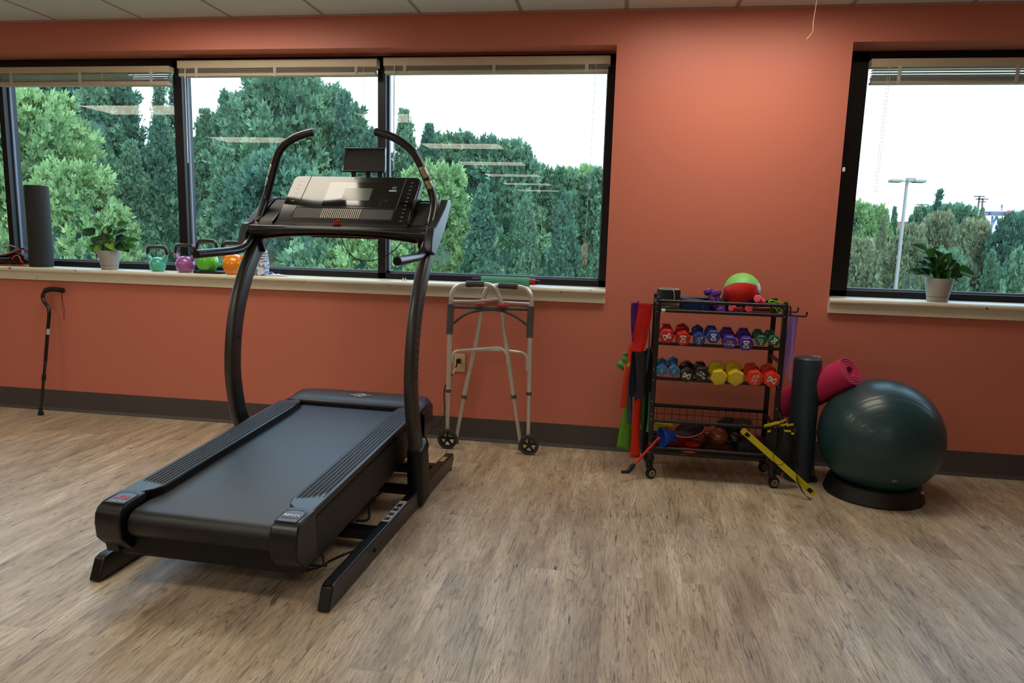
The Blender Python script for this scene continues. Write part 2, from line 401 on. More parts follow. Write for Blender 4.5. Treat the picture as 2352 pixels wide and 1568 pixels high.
for cx in (-5.42, -2.38, .62):
    for r_ in range(7):
        y = -.70-2.44*r_-(0 if cx > -5 else -.50)
        if r_ == 0 and cx < -5: continue
        if y < -16 or (cx > 0 and r_ in (1, 3, 5, 6)) or (cx < -5 and r_ > 2): continue
        if proto is None:
            t = empty('ceiling_light', (cx, y, H)); MB().box2((-.6, -.3, -.012), (.6, .3, .0)).build('light_frame', LF, t, bevel=.002)
            MB().box2((-.575, -.275, -.0145), (.575, .275, -.0125)).build('diffuser', LIT, t, smooth=False); proto = t
        else: t = dup(proto); t.location = (cx, y, H)
        tag(t, 'flush fluorescent ceiling light with a warm white diffuser', 'ceiling light', 'fluorescent ceiling lights')
# ------------------------------------------------------------------ treadmill
TM = empty('treadmill', (-1.4189, -2.1468, 0), -.036)
tag(TM, 'large black incline treadmill with curved grey uprights and a tablet holder', 'treadmill')
BLK = mat('black_plastic', (10, 10, 11), .42, spec=.35, bump=.1, bscale=500)
BLK2 = mat('black_cover', (19, 19, 22), .34, spec=.45, bump=.06, bscale=600)
STEEL = mat('black_steel', (15, 15, 17), .3, spec=.55)
GREY = mat('graphite_paint', (72, 72, 72), .33, metal=.55)
GLOSS = mat('gloss_black', (14, 14, 15), .13, spec=.55, coat=.1)
RUB = mat('black_rubber', (15, 15, 16), .6)
WHITE = mat('white_print', (225, 225, 225), .5); REDP = mat('red_print', (190, 60, 50), .5)
I0 = .0691; Z1 = .3142; V0 = -.037
def dk(u, s, w=0):
    "deck coordinates: across, along the slope, above the deck top"
    return V((u, V0+s*math.cos(I0)-w*math.sin(I0), Z1+s*math.sin(I0)+w*math.cos(I0)))
# base rails
for sx in (-1, 1):
    mb = MB().prism([(0, .004), (.035, .082), (.06, .09), (1.5, .09), (1.61, .086), (1.62, .05), (1.575, .004)], lambda p, q, w: V((w, p, q)), sx*.434, sx*.48)
    r = mb.build('base_rail', STEEL, TM, bevel=.006, seg=3)
    MB().cyl((sx*.456, .12, 0), (sx*.456, .12, .012), .02).build('levelling_foot', RUB, r)
    MB().cyl((sx*.462, 1.56, .0), (sx*.462, 1.56, .012), .02).build('levelling_foot', RUB, r)
    MB().cyl((sx*.479, .42, .045), (sx*.486, .42, .045), .008, 12).build('bolt', RUB, r)
# crossbars
MB().cyl((-.44, 1.0, .085), (.44, 1.0, .085), .026).cyl((.44, 1.0, .085), (.475, 1.0, .085), .034).box2((-.434, .53, .03), (.434, .585, .075)).box2((-.434, 1.40, .02), (.434, 1.45, .075)).build('crossbar', STEEL, TM, bevel=.003)
# lift motor and linkage below the deck
MB().box2((-.16, .95, .085), (.2, 1.34, .22)).box2((.02, .55, .06), (.08, 1.0, .1)).box2((-.1, .6, .1), (.12, .9, .17)).build('lift_motor', BLK, TM, bevel=.01)
MB().tube(smooth_path([(.33, .60, .08), (.34, .70, .05), (.31, .80, .09), (.33, .95, .10)]), .006, 8).build('cable', RUB, TM)
MB().tube(smooth_path([(.30, .15, .09), (.36, .22, .06), (.33, .3, .03), (.38, .34, .05), (.4, .42, .035)]), .005, 8).build('cable', RUB, TM)
MB().tube(smooth_path([(.27, .2, .12), (.33, .24, .10), (.36, .2, .07), (.3, .16, .06)]), .004, 8).build('cable', RUB, TM)
# warning stickers on the right rail
MB().box2((.439, .60, .0902), (.472, .84, .0908)).build('sticker', WHITE, TM, smooth=False)
pr = MB(); rs = random.Random(3)
for k in range(4):
    v = .615+k*.052; pr.box2((.442, v, .0908), (.466, v+.032, .0911))
for k in range(10): pr.box2((.443+.004*(k % 3), .735+k*.01, .0908), (.468-.003*(k % 2), .739+k*.01, .0911))
pr.build('sticker_print', mat('sticker_ink', (58, 58, 62), .5), TM, smooth=False)
MB().box2((.445, 1.44, .0902), (.47, 1.52, .0908)).build('sticker', mat('sticker_cream', (188, 178, 120), .5), TM, smooth=False)
# deck side panels (long skirts with the sloping underside)
for sx in (-1, 1):
    side = [(.0, -.16), (.0, -.012), (.02, 0), (1.25, 0), (1.25, -.2), (.06, -.2), (.03, -.19)]
    f = lambda p, q, w: dk(w, p, q)
    MB().prism([(.02, -.18), (.0, -.02), (.01, -.004), (.03, 0), (1.44, .0), (1.5, -.02), (1.52, -.15), (1.36, -.165), (.8, -.18)], f, sx*.335, sx*.389).build('side_panel', BLK, TM, bevel=.006, seg=3)
# running belt wrapped over the end roller
bw = .275; R = .052
def beltpt(s): # profile
    return s
pts = [(1.5, -.016)]
for k in range(9):
    a = PI/2+PI*k/8; pts.append((.055+R*math.cos(a), -.016-R+R*math.sin(a)))
pts += [(.6, -.016-2*R), (.6, -.02-2*R+.006)]
poly = pts
mb = MB(); n = len(pts)
vs = [dk(-bw, p, q) for p, q in pts]+[dk(bw, p, q) for p, q in pts]
mb.add(vs, [(i, i+1, n+i+1, n+i) for i in range(n-1)])
BELT = mat('belt_rubber', (17, 19, 25), .34, spec=.45, bump=.25, bscale=900)
mb.build('running_belt', BELT, TM, angle=60)
mb = MB(); vs = []
mb.prism([(.1, -.10), (.1, -.035), (1.49, -.035), (1.49, -.13), (.7, -.16)], lambda p, q, w: dk(w, p, q), -.335, .335).build('deck_board', BLK, TM)
MB().cyl(dk(-.13, .25, -.19), dk(-.19, .25, -.19), .045).build('transport_wheel', RUB, TM)
MB().prism([(.03, -.19), (.05, -.115), (.30, -.105), (.30, -.2)], lambda p, q, w: dk(w, p, q), -.335, .335).build('rear_guard', BLK, TM, bevel=.008)
# ribbed foot rails
for sx in (-1, 1):
    out = [(.389, .02), (.389, 1.28), (.30, 1.33), (.272, 1.30), (.262, 1.2), (.262, .2), (.275, .16), (.305, .13), (.312, .12), (.300, .105), (.290, .09), (.290, .02)]
    if sx < 0: pass
    rail = MB().prism(out, lambda p, q, w: dk(sx*p, q, w), -.03, .014).build('foot_rail', BLK2, TM, bevel=.006, seg=3)
    rb = MB()
    for k in range(6):
        u = .282+.0165*k; s0 = .20+.004*k*(k if sx > 0 else 1)*.6; s1 = 1.275-.006*k
        rb.tube([dk(sx*u, s, .0145) for s in (s0, s0+.02, s1-.02, s1)], [.001, .0035, .0035, .001], 8)
    rb.build('grip_ribs', mat('grip_rubber', (62, 64, 70), .45), rail)
    # recessed black gaps between ribs
    gp = MB()
    for k in range(7): gp.box([0, 0, 0], [0, 0, 0]) if False else None
    for k in range(7):
        u = .2737+.0165*k; s0 = .205+.004*k; s1 = 1.27-.006*k
        gp.add([dk(sx*(u-.0028), s0, .0144), dk(sx*(u+.0028), s0, .0144), dk(sx*(u+.0028), s1, .0144), dk(sx*(u-.0028), s1, .0144)], [(0, 1, 2, 3)])
    gp.build('rib_grooves', RUB, rail, smooth=False)
    # rounded end cap
    prof = [(-.018, -.105), (-.02, -.05), (-.012, -.015), (.004, .004), (.03, .015), (.13, .0155), (.13, -.17), (.03, -.165), (.0, -.13)]
    cap = MB().prism(prof, lambda p, q, w: dk(w, p, q), sx*.288, sx*.392).build('end_cap', BLK2, TM, bevel=.007, seg=3)
    pl = MB().prism([(.004+.0, .296), (.004, .372), (.075, .372), (.088, .352), (.088, .318), (.075, .296)], lambda p, q, w: dk(sx*q, p+.018, w), .0140, .0165).build('badge_plate', mat('badge_grey', (60, 62, 68), .35), cap, bevel=.001)
    o = [V((0, 0, 0))]
    ln = MB(); P = [(.0, .294), (.0, .374), (.078, .374), (.092, .353), (.092, .317), (.078, .294)]
    ln.tube([dk(sx*q, p+.016, .0158) for p, q in P], .0012, 6, closed=True); ln.build('badge_groove', RUB, cap)
    xd = V((1, 0, 0)); yd = dk(0, 1)-dk(0, 0)
    if sx < 0:
        text('X9i', .034, 'badge_lettering', REDP, cap, basis(dk(-.335, .062, .0172), xd, yd), squash=1.1, bold=.0008)
        text('INCLINE TRAINER', .0115, 'badge_lettering', WHITE, cap, basis(dk(-.335, .034, .0172), xd, yd), squash=.75)
    else:
        text('REFLEX', .020, 'badge_lettering', WHITE, cap, basis(dk(.334, .066, .0172), xd, yd), squash=.95, bold=.0006)
        text('CUSHIONING', .011, 'badge_lettering', REDP, cap, basis(dk(.334, .048, .0172), xd, yd), squash=.95)
# motor hood
def hood(i, j):
    a = i*2-1; s = 1.345+j*.245
    u = a*.402
    e = 1-min(1, max(0, (abs(a)-.82)/.18))**2.2
    f = 1-max(0, (j-.72)/.28)**2
    return None
hv = []; hf = []
NU, NS = 24, 12
secs = [(1.345, .0, .0), (1.35, .006, .0), (1.42, .014, .0), (1.50, .016, .003), (1.555, .010, .01), (1.60, -.02, .03), (1.625, -.07, .035), (1.63, -.13, .035), (1.60, -.17, .035)]
for s, w, ins in secs:
    for i in range(NU+1):
        a = -1+2*i/NU; ea = abs(a); u = math.copysign(min(ea, 1)*(.402-ins), a)
        drop = 0
        if ea > .9: drop = -.035*((ea-.9)/.1)**2.0
        front = .035*max(0, ea-.6)**2/.16*(s > 1.5)
        hv.append(dk(u, s-front, w+drop))
for j in range(len(secs)-1):
    for i in range(NU): k = j*(NU+1)+i; hf.append((k, k+1, k+NU+2, k+NU+1))
mb = MB().add(hv, hf)
# skirts down both sides
for side in (0, NU):
    base = len(mb.v); col = [hv[j*(NU+1)+side] for j in range(len(secs)-1)]
    lo = [V((p.x, p.y, min(p.z, dk(0, 1.4, -.155).z+.02*0))) for p in col]
    mb.add(col+lo, [(i, i+1, len(col)+i+1, len(col)+i) for i in range(len(col)-1)])
hd = mb.build('motor_hood', mat('hood_plastic', (34, 33, 38), .42, bump=.1, bscale=500), TM, angle=50, solid=.004)
MB().prism([(1.34, -.13), (1.34, .0), (1.37, 0), (1.37, -.13)], lambda p, q, w: dk(w, p, q), -.33, .33).build('hood_lip', RUB, TM)
# emblem: two swooping bars in a lens outline
em = MB()
for pts in ([(-.06, .002), (-.02, .0), (.0, -.01), (.01, -.016)], [(-.035, -.006), (-.012, -.016), (.012, -.016), (.035, -.002)], [(-.03, .004), (.0, .017), (.02, .012), (.035, -.002)],
            [(-.008, .014), (-.004, .004), (.004, -.008), (.008, -.014)], [(.06, .006), (.02, .008), (.005, .012)], [(.022, .012), (.012, .0), (-.005, -.010)]):
    em.tube(smooth_path([dk(.0+x, 1.455+y*1.35, .0195) for x, y in pts]), .0016, 6)
em.build('emblem', WHITE, hd)
# sleeves and uprights
up_pts = [(1.032, .16), (1.02, .26), (.992, .36), (.962, .44), (.944, .52), (.932, .61), (.934, .70), (.946, .79), (.967, .88), (.995, .96), (1.034, 1.04), (1.082, 1.12), (1.138, 1.19), (1.20, 1.25), (1.272, 1.31), (1.335, 1.37)]
SEC = rrect(.052, .092, .022)
for sx in (-1, 1):
    path = smooth_path([(sx*.455, v, z) for v, z in up_pts], 3)
    u_ = MB().tube(path, 1, prof=[(b, a) for a, b in SEC], up=(0, 1, 0)).build('upright', GREY, TM)
    lo = MB().tube([(sx*.457, 1.055, .02), (sx*.457, 1.045, .15), (sx*.457, 1.030, .285)], [1.05, 1.03, .97], prof=[(b, a) for a, b in rrect(.08, .152, .036)], up=(0, 1, 0))
    lo.build('upright_sleeve', BLK, TM, bevel=.004)
    MB().tube([(sx*.457, 1.030, .283), (sx*.457, 1.028, .297), (sx*.457, 1.027, .302)], [.97, .93, .80], prof=[(b, a) for a, b in rrect(.08, .152, .036)], up=(0, 1, 0)).build('sleeve_collar', BLK, TM)
    if sx > 0:
        # lettering running up the outer face
        a = V((.4815, .985, .72)); 
        name = 'NordicTrack'
        tt = [(v, z) for v, z in up_pts if .60 <= z <= 1.2]
        def along(t):
            tot = 0; segs = []
            for (a1, b1), (a2, b2) in zip(tt, tt[1:]):
                l = math.hypot(a2-a1, b2-b1); segs.append((tot, l, (a1, b1), (a2, b2))); tot += l
            for t0, l, p, q in segs:
                if t <= t0+l or (t0, l, p, q) == segs[-1]:
                    k = (t-t0)/l; d = V((0, q[0]-p[0], q[1]-p[1])).normalized(); return V((0, p[0]+(q[0]-p[0])*k, p[1]+(q[1]-p[1])*k)), d
        for i, ch in enumerate(name):
            p, d = along(.06+.036*i); nrm = V((1, 0, 0)); yd = nrm.cross(d)
            text(ch, .05, 'upright_lettering', RUB, u_, basis(p+V((.4812, 0, 0)), d, yd), squash=.8, bold=.001)
    else:
        MB().cyl((-.4285, .95, .80), (-.424, .95, .80), .006, 10).build('screw_cap', RUB, u_)
# console base: long tray joining the uprights, arched underside
def cb(u, t):   # underside arch
    return .035*(1-(abs(u)/.47)**2.4)
mb = MB(); vs = []; fs = []; NU = 28
for i in range(NU+1):
    u = -.47+.94*i/NU; a = cb(u, 0)
    ring = [(1.110, 1.285+a*.9), (1.105, 1.312+a*.3), (1.118, 1.338), (1.15, 1.343), (1.20, 1.372), (1.33, 1.462), (1.385, 1.482), (1.41, 1.470), (1.405, 1.44), (1.33, 1.34+a*.3), (1.22, 1.272+a), (1.15, 1.262+a)]
    vs += [V((u, p, q)) for p, q in ring]
m_ = 12
for i in range(NU):
    for k in range(m_): fs.append((i*m_+k, i*m_+(k+1) % m_, (i+1)*m_+(k+1) % m_, (i+1)*m_+k))
fs += [tuple(range(m_)), tuple(range(NU*m_, NU*m_+m_))]
mb.add(vs, fs); cons = mb.build('console_base', BLK2, TM, bevel=.004, angle=45)
MB().grid(lambda i, j: V((-.40+.8*i, 1.135+.2*j, 1.263+cb(-.40+.8*i, 0)-.0015+max(0, (j-.45))*.12)), 20, 6).build('under_panel', mat('wall_reflection_red', (116, 70, 62), .32), cons, solid=.003)  # red reflected from the wall put into the underside colour
# side end caps of the console
for sx in (-1, 1):
    MB().prism([(1.075, 1.235), (1.09, 1.30), (1.118, 1.345), (1.15, 1.352), (1.30, 1.45), (1.345, 1.488), (1.40, 1.490), (1.412, 1.472), (1.30, 1.34), (1.17, 1.232), (1.135, 1.215)], lambda p, q, w: V((w, p, q)), sx*.462, sx*.502).build('console_side_cap', mat('graphite_cap', (70, 74, 84), .3, metal=.5), TM, bevel=.006, seg=3)
    MB().prism([(1.14, 1.27), (1.17, 1.27), (1.19, 1.205), (1.175, 1.20)], lambda p, q, w: V((w, p, q)), sx*.41, sx*.428).build('clamp_cover', BLK, TM, bevel=.005)
    # tray wells left and right of the display
    w = MB(); x0, x1 = sx*.352, sx*.455
    w.prism([(1.165, 1.352), (1.355, 1.478), (1.36, 1.484), (1.35, 1.49), (1.155, 1.358)], lambda p, q, k: V((k, p, q)), x0, x0+sx*.008)
    w.tube(round_path([(sx*.445, 1.17, 1.362), (sx*.445, 1.345, 1.478), (sx*.36, 1.345, 1.478)], .02), .004, 6)
    w.build('tray_rim', BLK, cons)
    MB().add([V((sx*.445, 1.175, 1.358)), V((sx*.36, 1.175, 1.358)), V((sx*.36, 1.34, 1.469)), V((sx*.445, 1.34, 1.469))], [(0, 1, 2, 3)]).build('tray_well', RUB, cons, smooth=False, solid=.002, off=1)
# glossy display panel
PB = V((0, 1.150, 1.330)); PT = V((0, 1.388, 1.600)); PD = (PT-PB); PL = PD.length; PD.normalize(); PN = V((1, 0, 0)).cross(PD)  # points to the runner and up
def pp(x, y, w=0): return PB+V((x, 0, 0))+PD*y+PN*w
if PN.y > 0: PN = -PN
poly = [(x, y+PL/2) for x, y in rrect(.692, PL, .028)]
pan = MB().prism(poly, lambda p, q, w: pp(p, q, w), -.03, 0).build('display_panel', GLOSS, TM, bevel=.003)
MB().prism([(x, y+PL/2) for x, y in rrect(.70, PL+.008, .03)], lambda p, q, w: pp(p, q, w), -.045, -.012).build('display_back', BLK, TM, bevel=.004)
MB().prism([(-.19, .02), (-.19, PL-.04), (.19, PL-.04), (.19, .02)], lambda p, q, w: pp(p, q, w), -.10, -.04).build('display_housing', BLK, TM, bevel=.01)
INK = mat('print_light', (200, 200, 195), .4); INKD = mat('print_dim', (120, 120, 118), .4)
gr = mat('groove_dark', (4, 4, 5), .5)
def stripe(pts, wd=.0016, name='panel_groove', m=gr, closed=False): MB().tube([pp(x, y, .0004) for x, y in pts], wd, 5, closed=closed).build(name, m, pan)
stripe(round_path([(-.255, PL-.002, 0), (-.255, .155, 0), (-.278, .068, 0), (-.262, .060, 0), (.262, .060, 0), (.27, .15, 0), (.27, PL-.002, 0)], .01) and [(-.255, PL-.002), (-.262, .16), (-.278, .072), (-.268, .062), (.256, .062), (.266, .16), (.27, PL-.002)])
stripe([(-.262, .137), (.266, .137)])
scr = MB().prism([(x, y+.235) for x, y in rrect(.31, .165, .004)], lambda p, q, w: pp(p+.02, q, w), .0002, .0022).build('screen_bezel', mat('bezel_gloss', (10, 10, 11), .08, spec=.8), pan, bevel=.0008)
MB().prism([(x, y+.232) for x, y in rrect(.15, .085, .002)], lambda p, q, w: pp(p+.035, q, w), .0022, .0028).build('screen', mat('screen_grey', (92, 92, 88), .15, spec=.6), pan, smooth=False)
gl = MB()
for k in range(20):
    x = -.115+k*.0105; gl.box(pp(x, .099, .0012), (.0042, .002, .064), rot=Matrix((V((1, 0, 0)), PN, PD)).transposed())
gl.build('speaker_slats', mat('slat_grey', (168, 164, 152), .35, metal=.4), pan, smooth=False)
MB().prism([(-.26, .068), (-.26, .132), (.255, .132), (.255, .068)], lambda p, q, w: pp(p, q, w), .0001, .0004).build('speaker_panel', mat('speaker_cloth', (22, 22, 23), .5), pan, smooth=False)
bt = MB()
XD = V((1, 0, 0))
for k in range(11):
    y = .06+k*.026; bt.prism([(-.007, -.0012), (.007, -.0012), (.007, .0012), (-.007, .0012)], lambda p, q, w: pp(.308+p, y+q, w), .0002, .0006)
for k in range(6):
    y = .18+k*.028; bt.prism([(-.009, -.0012), (.009, -.0012), (.009, .0012), (-.009, .0012)], lambda p, q, w: pp(-.302+p, y+q, w), .0002, .0006)
for x in (.08, .32): bt.prism([(-.014, -.0012), (.014, -.0012), (.014, .0012), (-.014, .0012)], lambda p, q, w: pp(x+p, .028+q, w), .0002, .0006)
for x, s in ((.165, -1), (.24, 1)): bt.tube([pp(x-.009, .026-s*.004, .0006), pp(x, .026+s*.004, .0006), pp(x+.009, .026-s*.004, .0006)], .0011, 5)
bt.build('button_marks', INK, pan, smooth=False)
text('STOP', .010, 'button_lettering', REDP, pan, basis(pp(.115, .028, .0006), XD, PD))
MB().prism([(-.011, -.009), (.011, -.009), (.011, .009), (-.011, .009)], lambda p, q, w: pp(.222+p, .282+q, w), .0002, .0008).build('energy_sticker', mat('sticker_blue', (40, 100, 170), .4), pan, smooth=False)
MB().prism([(-.02, -.004), (.02, -.004), (.02, .004), (-.02, .004)], lambda p, q, w: pp(.218+p, .262+q, w), .0002, .0008).build('white_sticker', WHITE, pan, smooth=False)
text('iFIT', .008, 'panel_lettering', INKD, pan, basis(pp(.20, .196, .0006), XD, PD))
em = MB().tube([pp(-.012+.0, .346, .0006), pp(.0, .35, .0006), pp(.014, .352, .0006)], .0018, 5).tube([pp(.004, .356, .0006), pp(.0, .348, .0006), pp(-.004, .342, .0006)], .0018, 5).build('panel_emblem', INK, pan)
# safety key with cord
k0 = pp(-.012, .022, .008)
MB().sphere(k0, .018, 16, (1.1, .7, .8)).box(k0+PN*.012, (.014, .012, .02)).sphere(k0+V((.01, 0, .012)), .010, 12).build('safety_key', mat('key_red', (196, 52, 34), .35), pan, subd=0)
MB().tube([k0+V((.003, 0, .006)), k0+V((.006, 0, .022))], .004, 8).build('key_clip', RUB, pan)
MB().tube(smooth_path([k0+V((.006, -.004, -.004)), V((.035, 1.105, 1.29)), V((.08, 1.095, 1.215)), V((.15, 1.09, 1.18)), V((.23, 1.10, 1.19)), V((.29, 1.12, 1.225)), V((.33, 1.14, 1.27))], 8), .0022, 6).tube(smooth_path([(.405, 1.12, 1.265), (.41, 1.11, 1.235), (.402, 1.11, 1.215)]), .002, 6).build('key_cord', RUB, pan)
# tablet holder
th = MB().prism([(x, y+1.69) for x, y in rrect(.228, .118, .006)], lambda p, q, w: V((p+.024, w+(q-1.69)*.25, q)), 1.425, 1.437).build('tablet_holder', mat('tablet_black', (20, 21, 23), .35), TM, bevel=.002)
MB().box((.024, 1.437, 1.749), (.23, .014, .006)).box((.137, 1.43, 1.69), (.004, .014, .112)).build('holder_rim', mat('rim_chrome', (120, 126, 136), .25, metal=.8), th, bevel=.001)
MB().box((.024, 1.41, 1.628), (.236, .026, .008)).box((-.03, 1.42, 1.612), (.026, .02, .04)).box((.05, 1.42, 1.612), (.026, .02, .04)).box((.115, 1.42, 1.612), (.024, .02, .03)).build('holder_bracket', BLK, th, bevel=.002)
# handlebars
HB = [(.162, 1.238, 1.803), (.215, 1.232, 1.790), (.262, 1.228, 1.773), (.312, 1.230, 1.745), (.350, 1.238, 1.712), (.374, 1.247, 1.675), (.396, 1.256, 1.628), (.418, 1.265, 1.575), (.438, 1.272, 1.522), (.452, 1.266, 1.470), (.456, 1.236, 1.415), (.456, 1.196, 1.36), (.457, 1.142, 1.298), (.458, 1.098, 1.250), (.460, 1.058, 1.226), (.462, 1.005, 1.213), (.465, .90, 1.207), (.470, .701, 1.2)]
for sx in (-1, 1):
    P_ = [V((sx*a, b, c)) for a, b, c in HB]; path = smooth_path(P_, 4)
    hb = MB().tube(path, .0195, 18, cap=False).build('handlebar', mat('foam_grip_black', (30, 30, 33), .3, spec=.6), TM)
    for e in (0, -1):
        d = (path[e]-path[1 if e == 0 else -2]).normalized(); q = path[e]
        MB().tube([q-d*.02, q+d*.0005], .0135, 16).build('shade_plug', mat('hollow_shade', (3, 3, 3), .8), hb)  # black plug painted as the shade inside the open tube
        MB().tube([q-d*.006, q, q, q-d*.02], [.0195, .0195, .0145, .0145], 18, cap=False).build('end_ring', STEEL, hb)
    # pulse sensor plates
    for a, b in ((5.9, 6.9), (7.0, 7.9)):
        sub = [path[int(a*4+k*(b-a)*4/6)] for k in range(7)] if False else path[int(a*4):int(b*4)+1]
        mb = MB(); outw = V((sx*.35, -.9, .1)) if sx > 0 else V((-.8, -.45, .1)); outw.normalize()
        vs = []; fs = []
        for i, p in enumerate(sub):
            T = (sub[min(i+1, len(sub)-1)]-sub[max(0, i-1)]).normalized(); N_ = (outw-T*outw.dot(T)).normalized(); B_ = T.cross(N_)
            for k in range(7):
                an = math.radians(-52+104*k/6); vs.append(p+(N_*math.cos(an)+B_*math.sin(an))*.0203)
        for i in range(len(sub)-1):
            for k in range(6): fs.append((i*7+k, i*7+k+1, (i+1)*7+k+1, (i+1)*7+k))
        mb.add(vs, fs).build('pulse_sensor', mat('sensor_metal', (190, 184, 160), .3, metal=.6), hb, solid=.002, off=0)
# mains lead to the wall outlet
wl = lambda x, y, z: TM.matrix_basis.inverted() @ V((x, y, z))
TMi = (Matrix.Translation(TM.location) @ Euler(TM.rotation_euler).to_matrix().to_4x4()).inverted()
wp = [at(992, 982, 'y', -.42), at(1008, 975, 'y', -.3), at(1021, 948, 'y', -.12), at(1020, 900, 'y', -.04), at(1030, 872, 'y', -.03), at(1044, 850, 'y', -.03), at(1050, 835, 'y', -.035)]
MB().tube(smooth_path([TMi @ p for p in wp], 6), .0045, 8).build('power_cord', RUB, TM)
pg = at(1053, 829, 'y', -.035)
MB().box(TMi @ pg, (.026, .034, .03)).build('power_plug', RUB, TM, bevel=.005)
wt = MB().tube([TMi @ p for p in smooth_path([at(1046, 845, 'y', -.04), at(1043, 852, 'y', -.05), at(1040, 858, 'y', -.045)])], .005, 6).build('cord_tag', WHITE, TM)
MB().tube([TMi @ p for p in smooth_path([at(975, 1000, 'y', -.75), at(983, 1018, 'y', -.75), at(982, 1032, 'y', -.77)])], .004, 6).build('cable', RUB, TM)
# ------------------------------------------------------------------ wall outlet, cane, walker
def on(px, py, y): return at(px, py, 'y', y)
IV = mat('ivory_plastic', (222, 208, 160), .4)
c = on(1056, 833, -.004)
ou = empty('wall_outlet', c); tag(ou, 'ivory duplex wall outlet with a black plug in its upper socket, behind the walker', 'outlet')
MB().box((0, 0, 0), (.07, .006, .115)).build('cover_plate', IV, ou, bevel=.002)
for s in (.02, -.024):
    r = MB().prism([(x, y+s) for x, y in rrect(.034, .028, .01)], lambda p, q, w: V((p, w, q)), -.0055, -.003).build('socket', IV, ou, bevel=.0008)
    MB().box((-.007, -.0056, s+.003), (.002, .001, .008)).box((.007, -.0056, s+.003), (.002, .001, .007)).cyl((0, -.0052, s-.008), (0, -.0062, s-.008), .0025, 8).build('slots', mat('dark_slot', (30, 26, 22), .7), r)
MB().cyl((0, -.003, -.001), (0, -.0045, -.001), .003, 10).build('screw', mat('brass', (170, 150, 100), .3, metal=.8), ou)

CB = mat('gloss_black_tube', (18, 18, 19), .22, spec=.6, coat=.3)
tip = at(94, 950, 'z', 0)
P_ = [(94, 951, 0), (100.6, 867, 1), (104, 833, 1), (110, 757, 1), (113, 725, 1), (111.5, 708, 1), (101, 692, 1), (98, 680, 1), (103, 668, 1), (114, 664.5, 1), (130, 664.5, 1), (145, 667, 1)]
base = V((tip.x, -.14, 0)); 
def cpt(px, py):
    # the cane leans: its foot stands .14 m out, its top .035 m from the wall
    y = -.035-.105*max(0, min(1, (py-664)/287)); return on(px, py, y)
cane = empty('walking_cane', cpt(94, 950)-V((0, 0, 0))); cl = cane.location.copy(); cl.z = 0; cane.location = cl
tag(cane, 'black offset-handle walking cane leaning on the wall below the sill at far left', 'cane')
C_ = lambda q: q-cl
sh = [C_(cpt(px, py)) for px, py, _ in P_]; sh[0] = V((sh[0].x, sh[0].y, .03))
MB().tube(smooth_path(sh[4:9], 5), .0115, 14).build('offset_neck', CB, cane)
MB().tube([sh[2], sh[3], sh[4]], .0115, 14).tube([sh[0], sh[1], sh[2]], .0095, 14).build('shaft', CB, cane)
d = (sh[2]-sh[1]).normalized()
MB().tube([sh[1]-d*.02, sh[1]+d*.02], .0135, 14).build('lock_collar', RUB, cane)
MB().tube(smooth_path(sh[8:], 5), [.016]*1+[.0175]*20 if False else .017, 14).build('foam_grip', mat('foam_black', (22, 22, 23), .75, bump=.3), cane)
MB().lathe([(.019, 0), (.0185, .012), (.013, .03), (.0115, .055)], 18, (sh[0].x, sh[0].y, 0)).build('rubber_tip', RUB, cane)
q = C_(cpt(110.5, 762)); MB().tube([q-d*.018, q+d*.022], .0121, 14).build('white_label', mat('label_paper', (196, 192, 184), .6), cane)
MB().sphere(C_(cpt(106.5, 832))+V((0, -.012, 0)), .003, 8).build('lock_button', mat('chrome', (200, 200, 205), .15, metal=1), cane)
s0 = sh[-1]+V((-.002, -.012, -.01))
MB().tube(smooth_path([s0, s0+V((-.002, 0, -.05)), s0+V((.0, 0, -.14)), s0+V((.006, -.002, -.185)), s0+V((.014, 0, -.14)), s0+V((.004, 0, -.05)), s0]), .0016, 6).build('wrist_strap', mat('strap_maroon', (70, 34, 34), .8), cane)

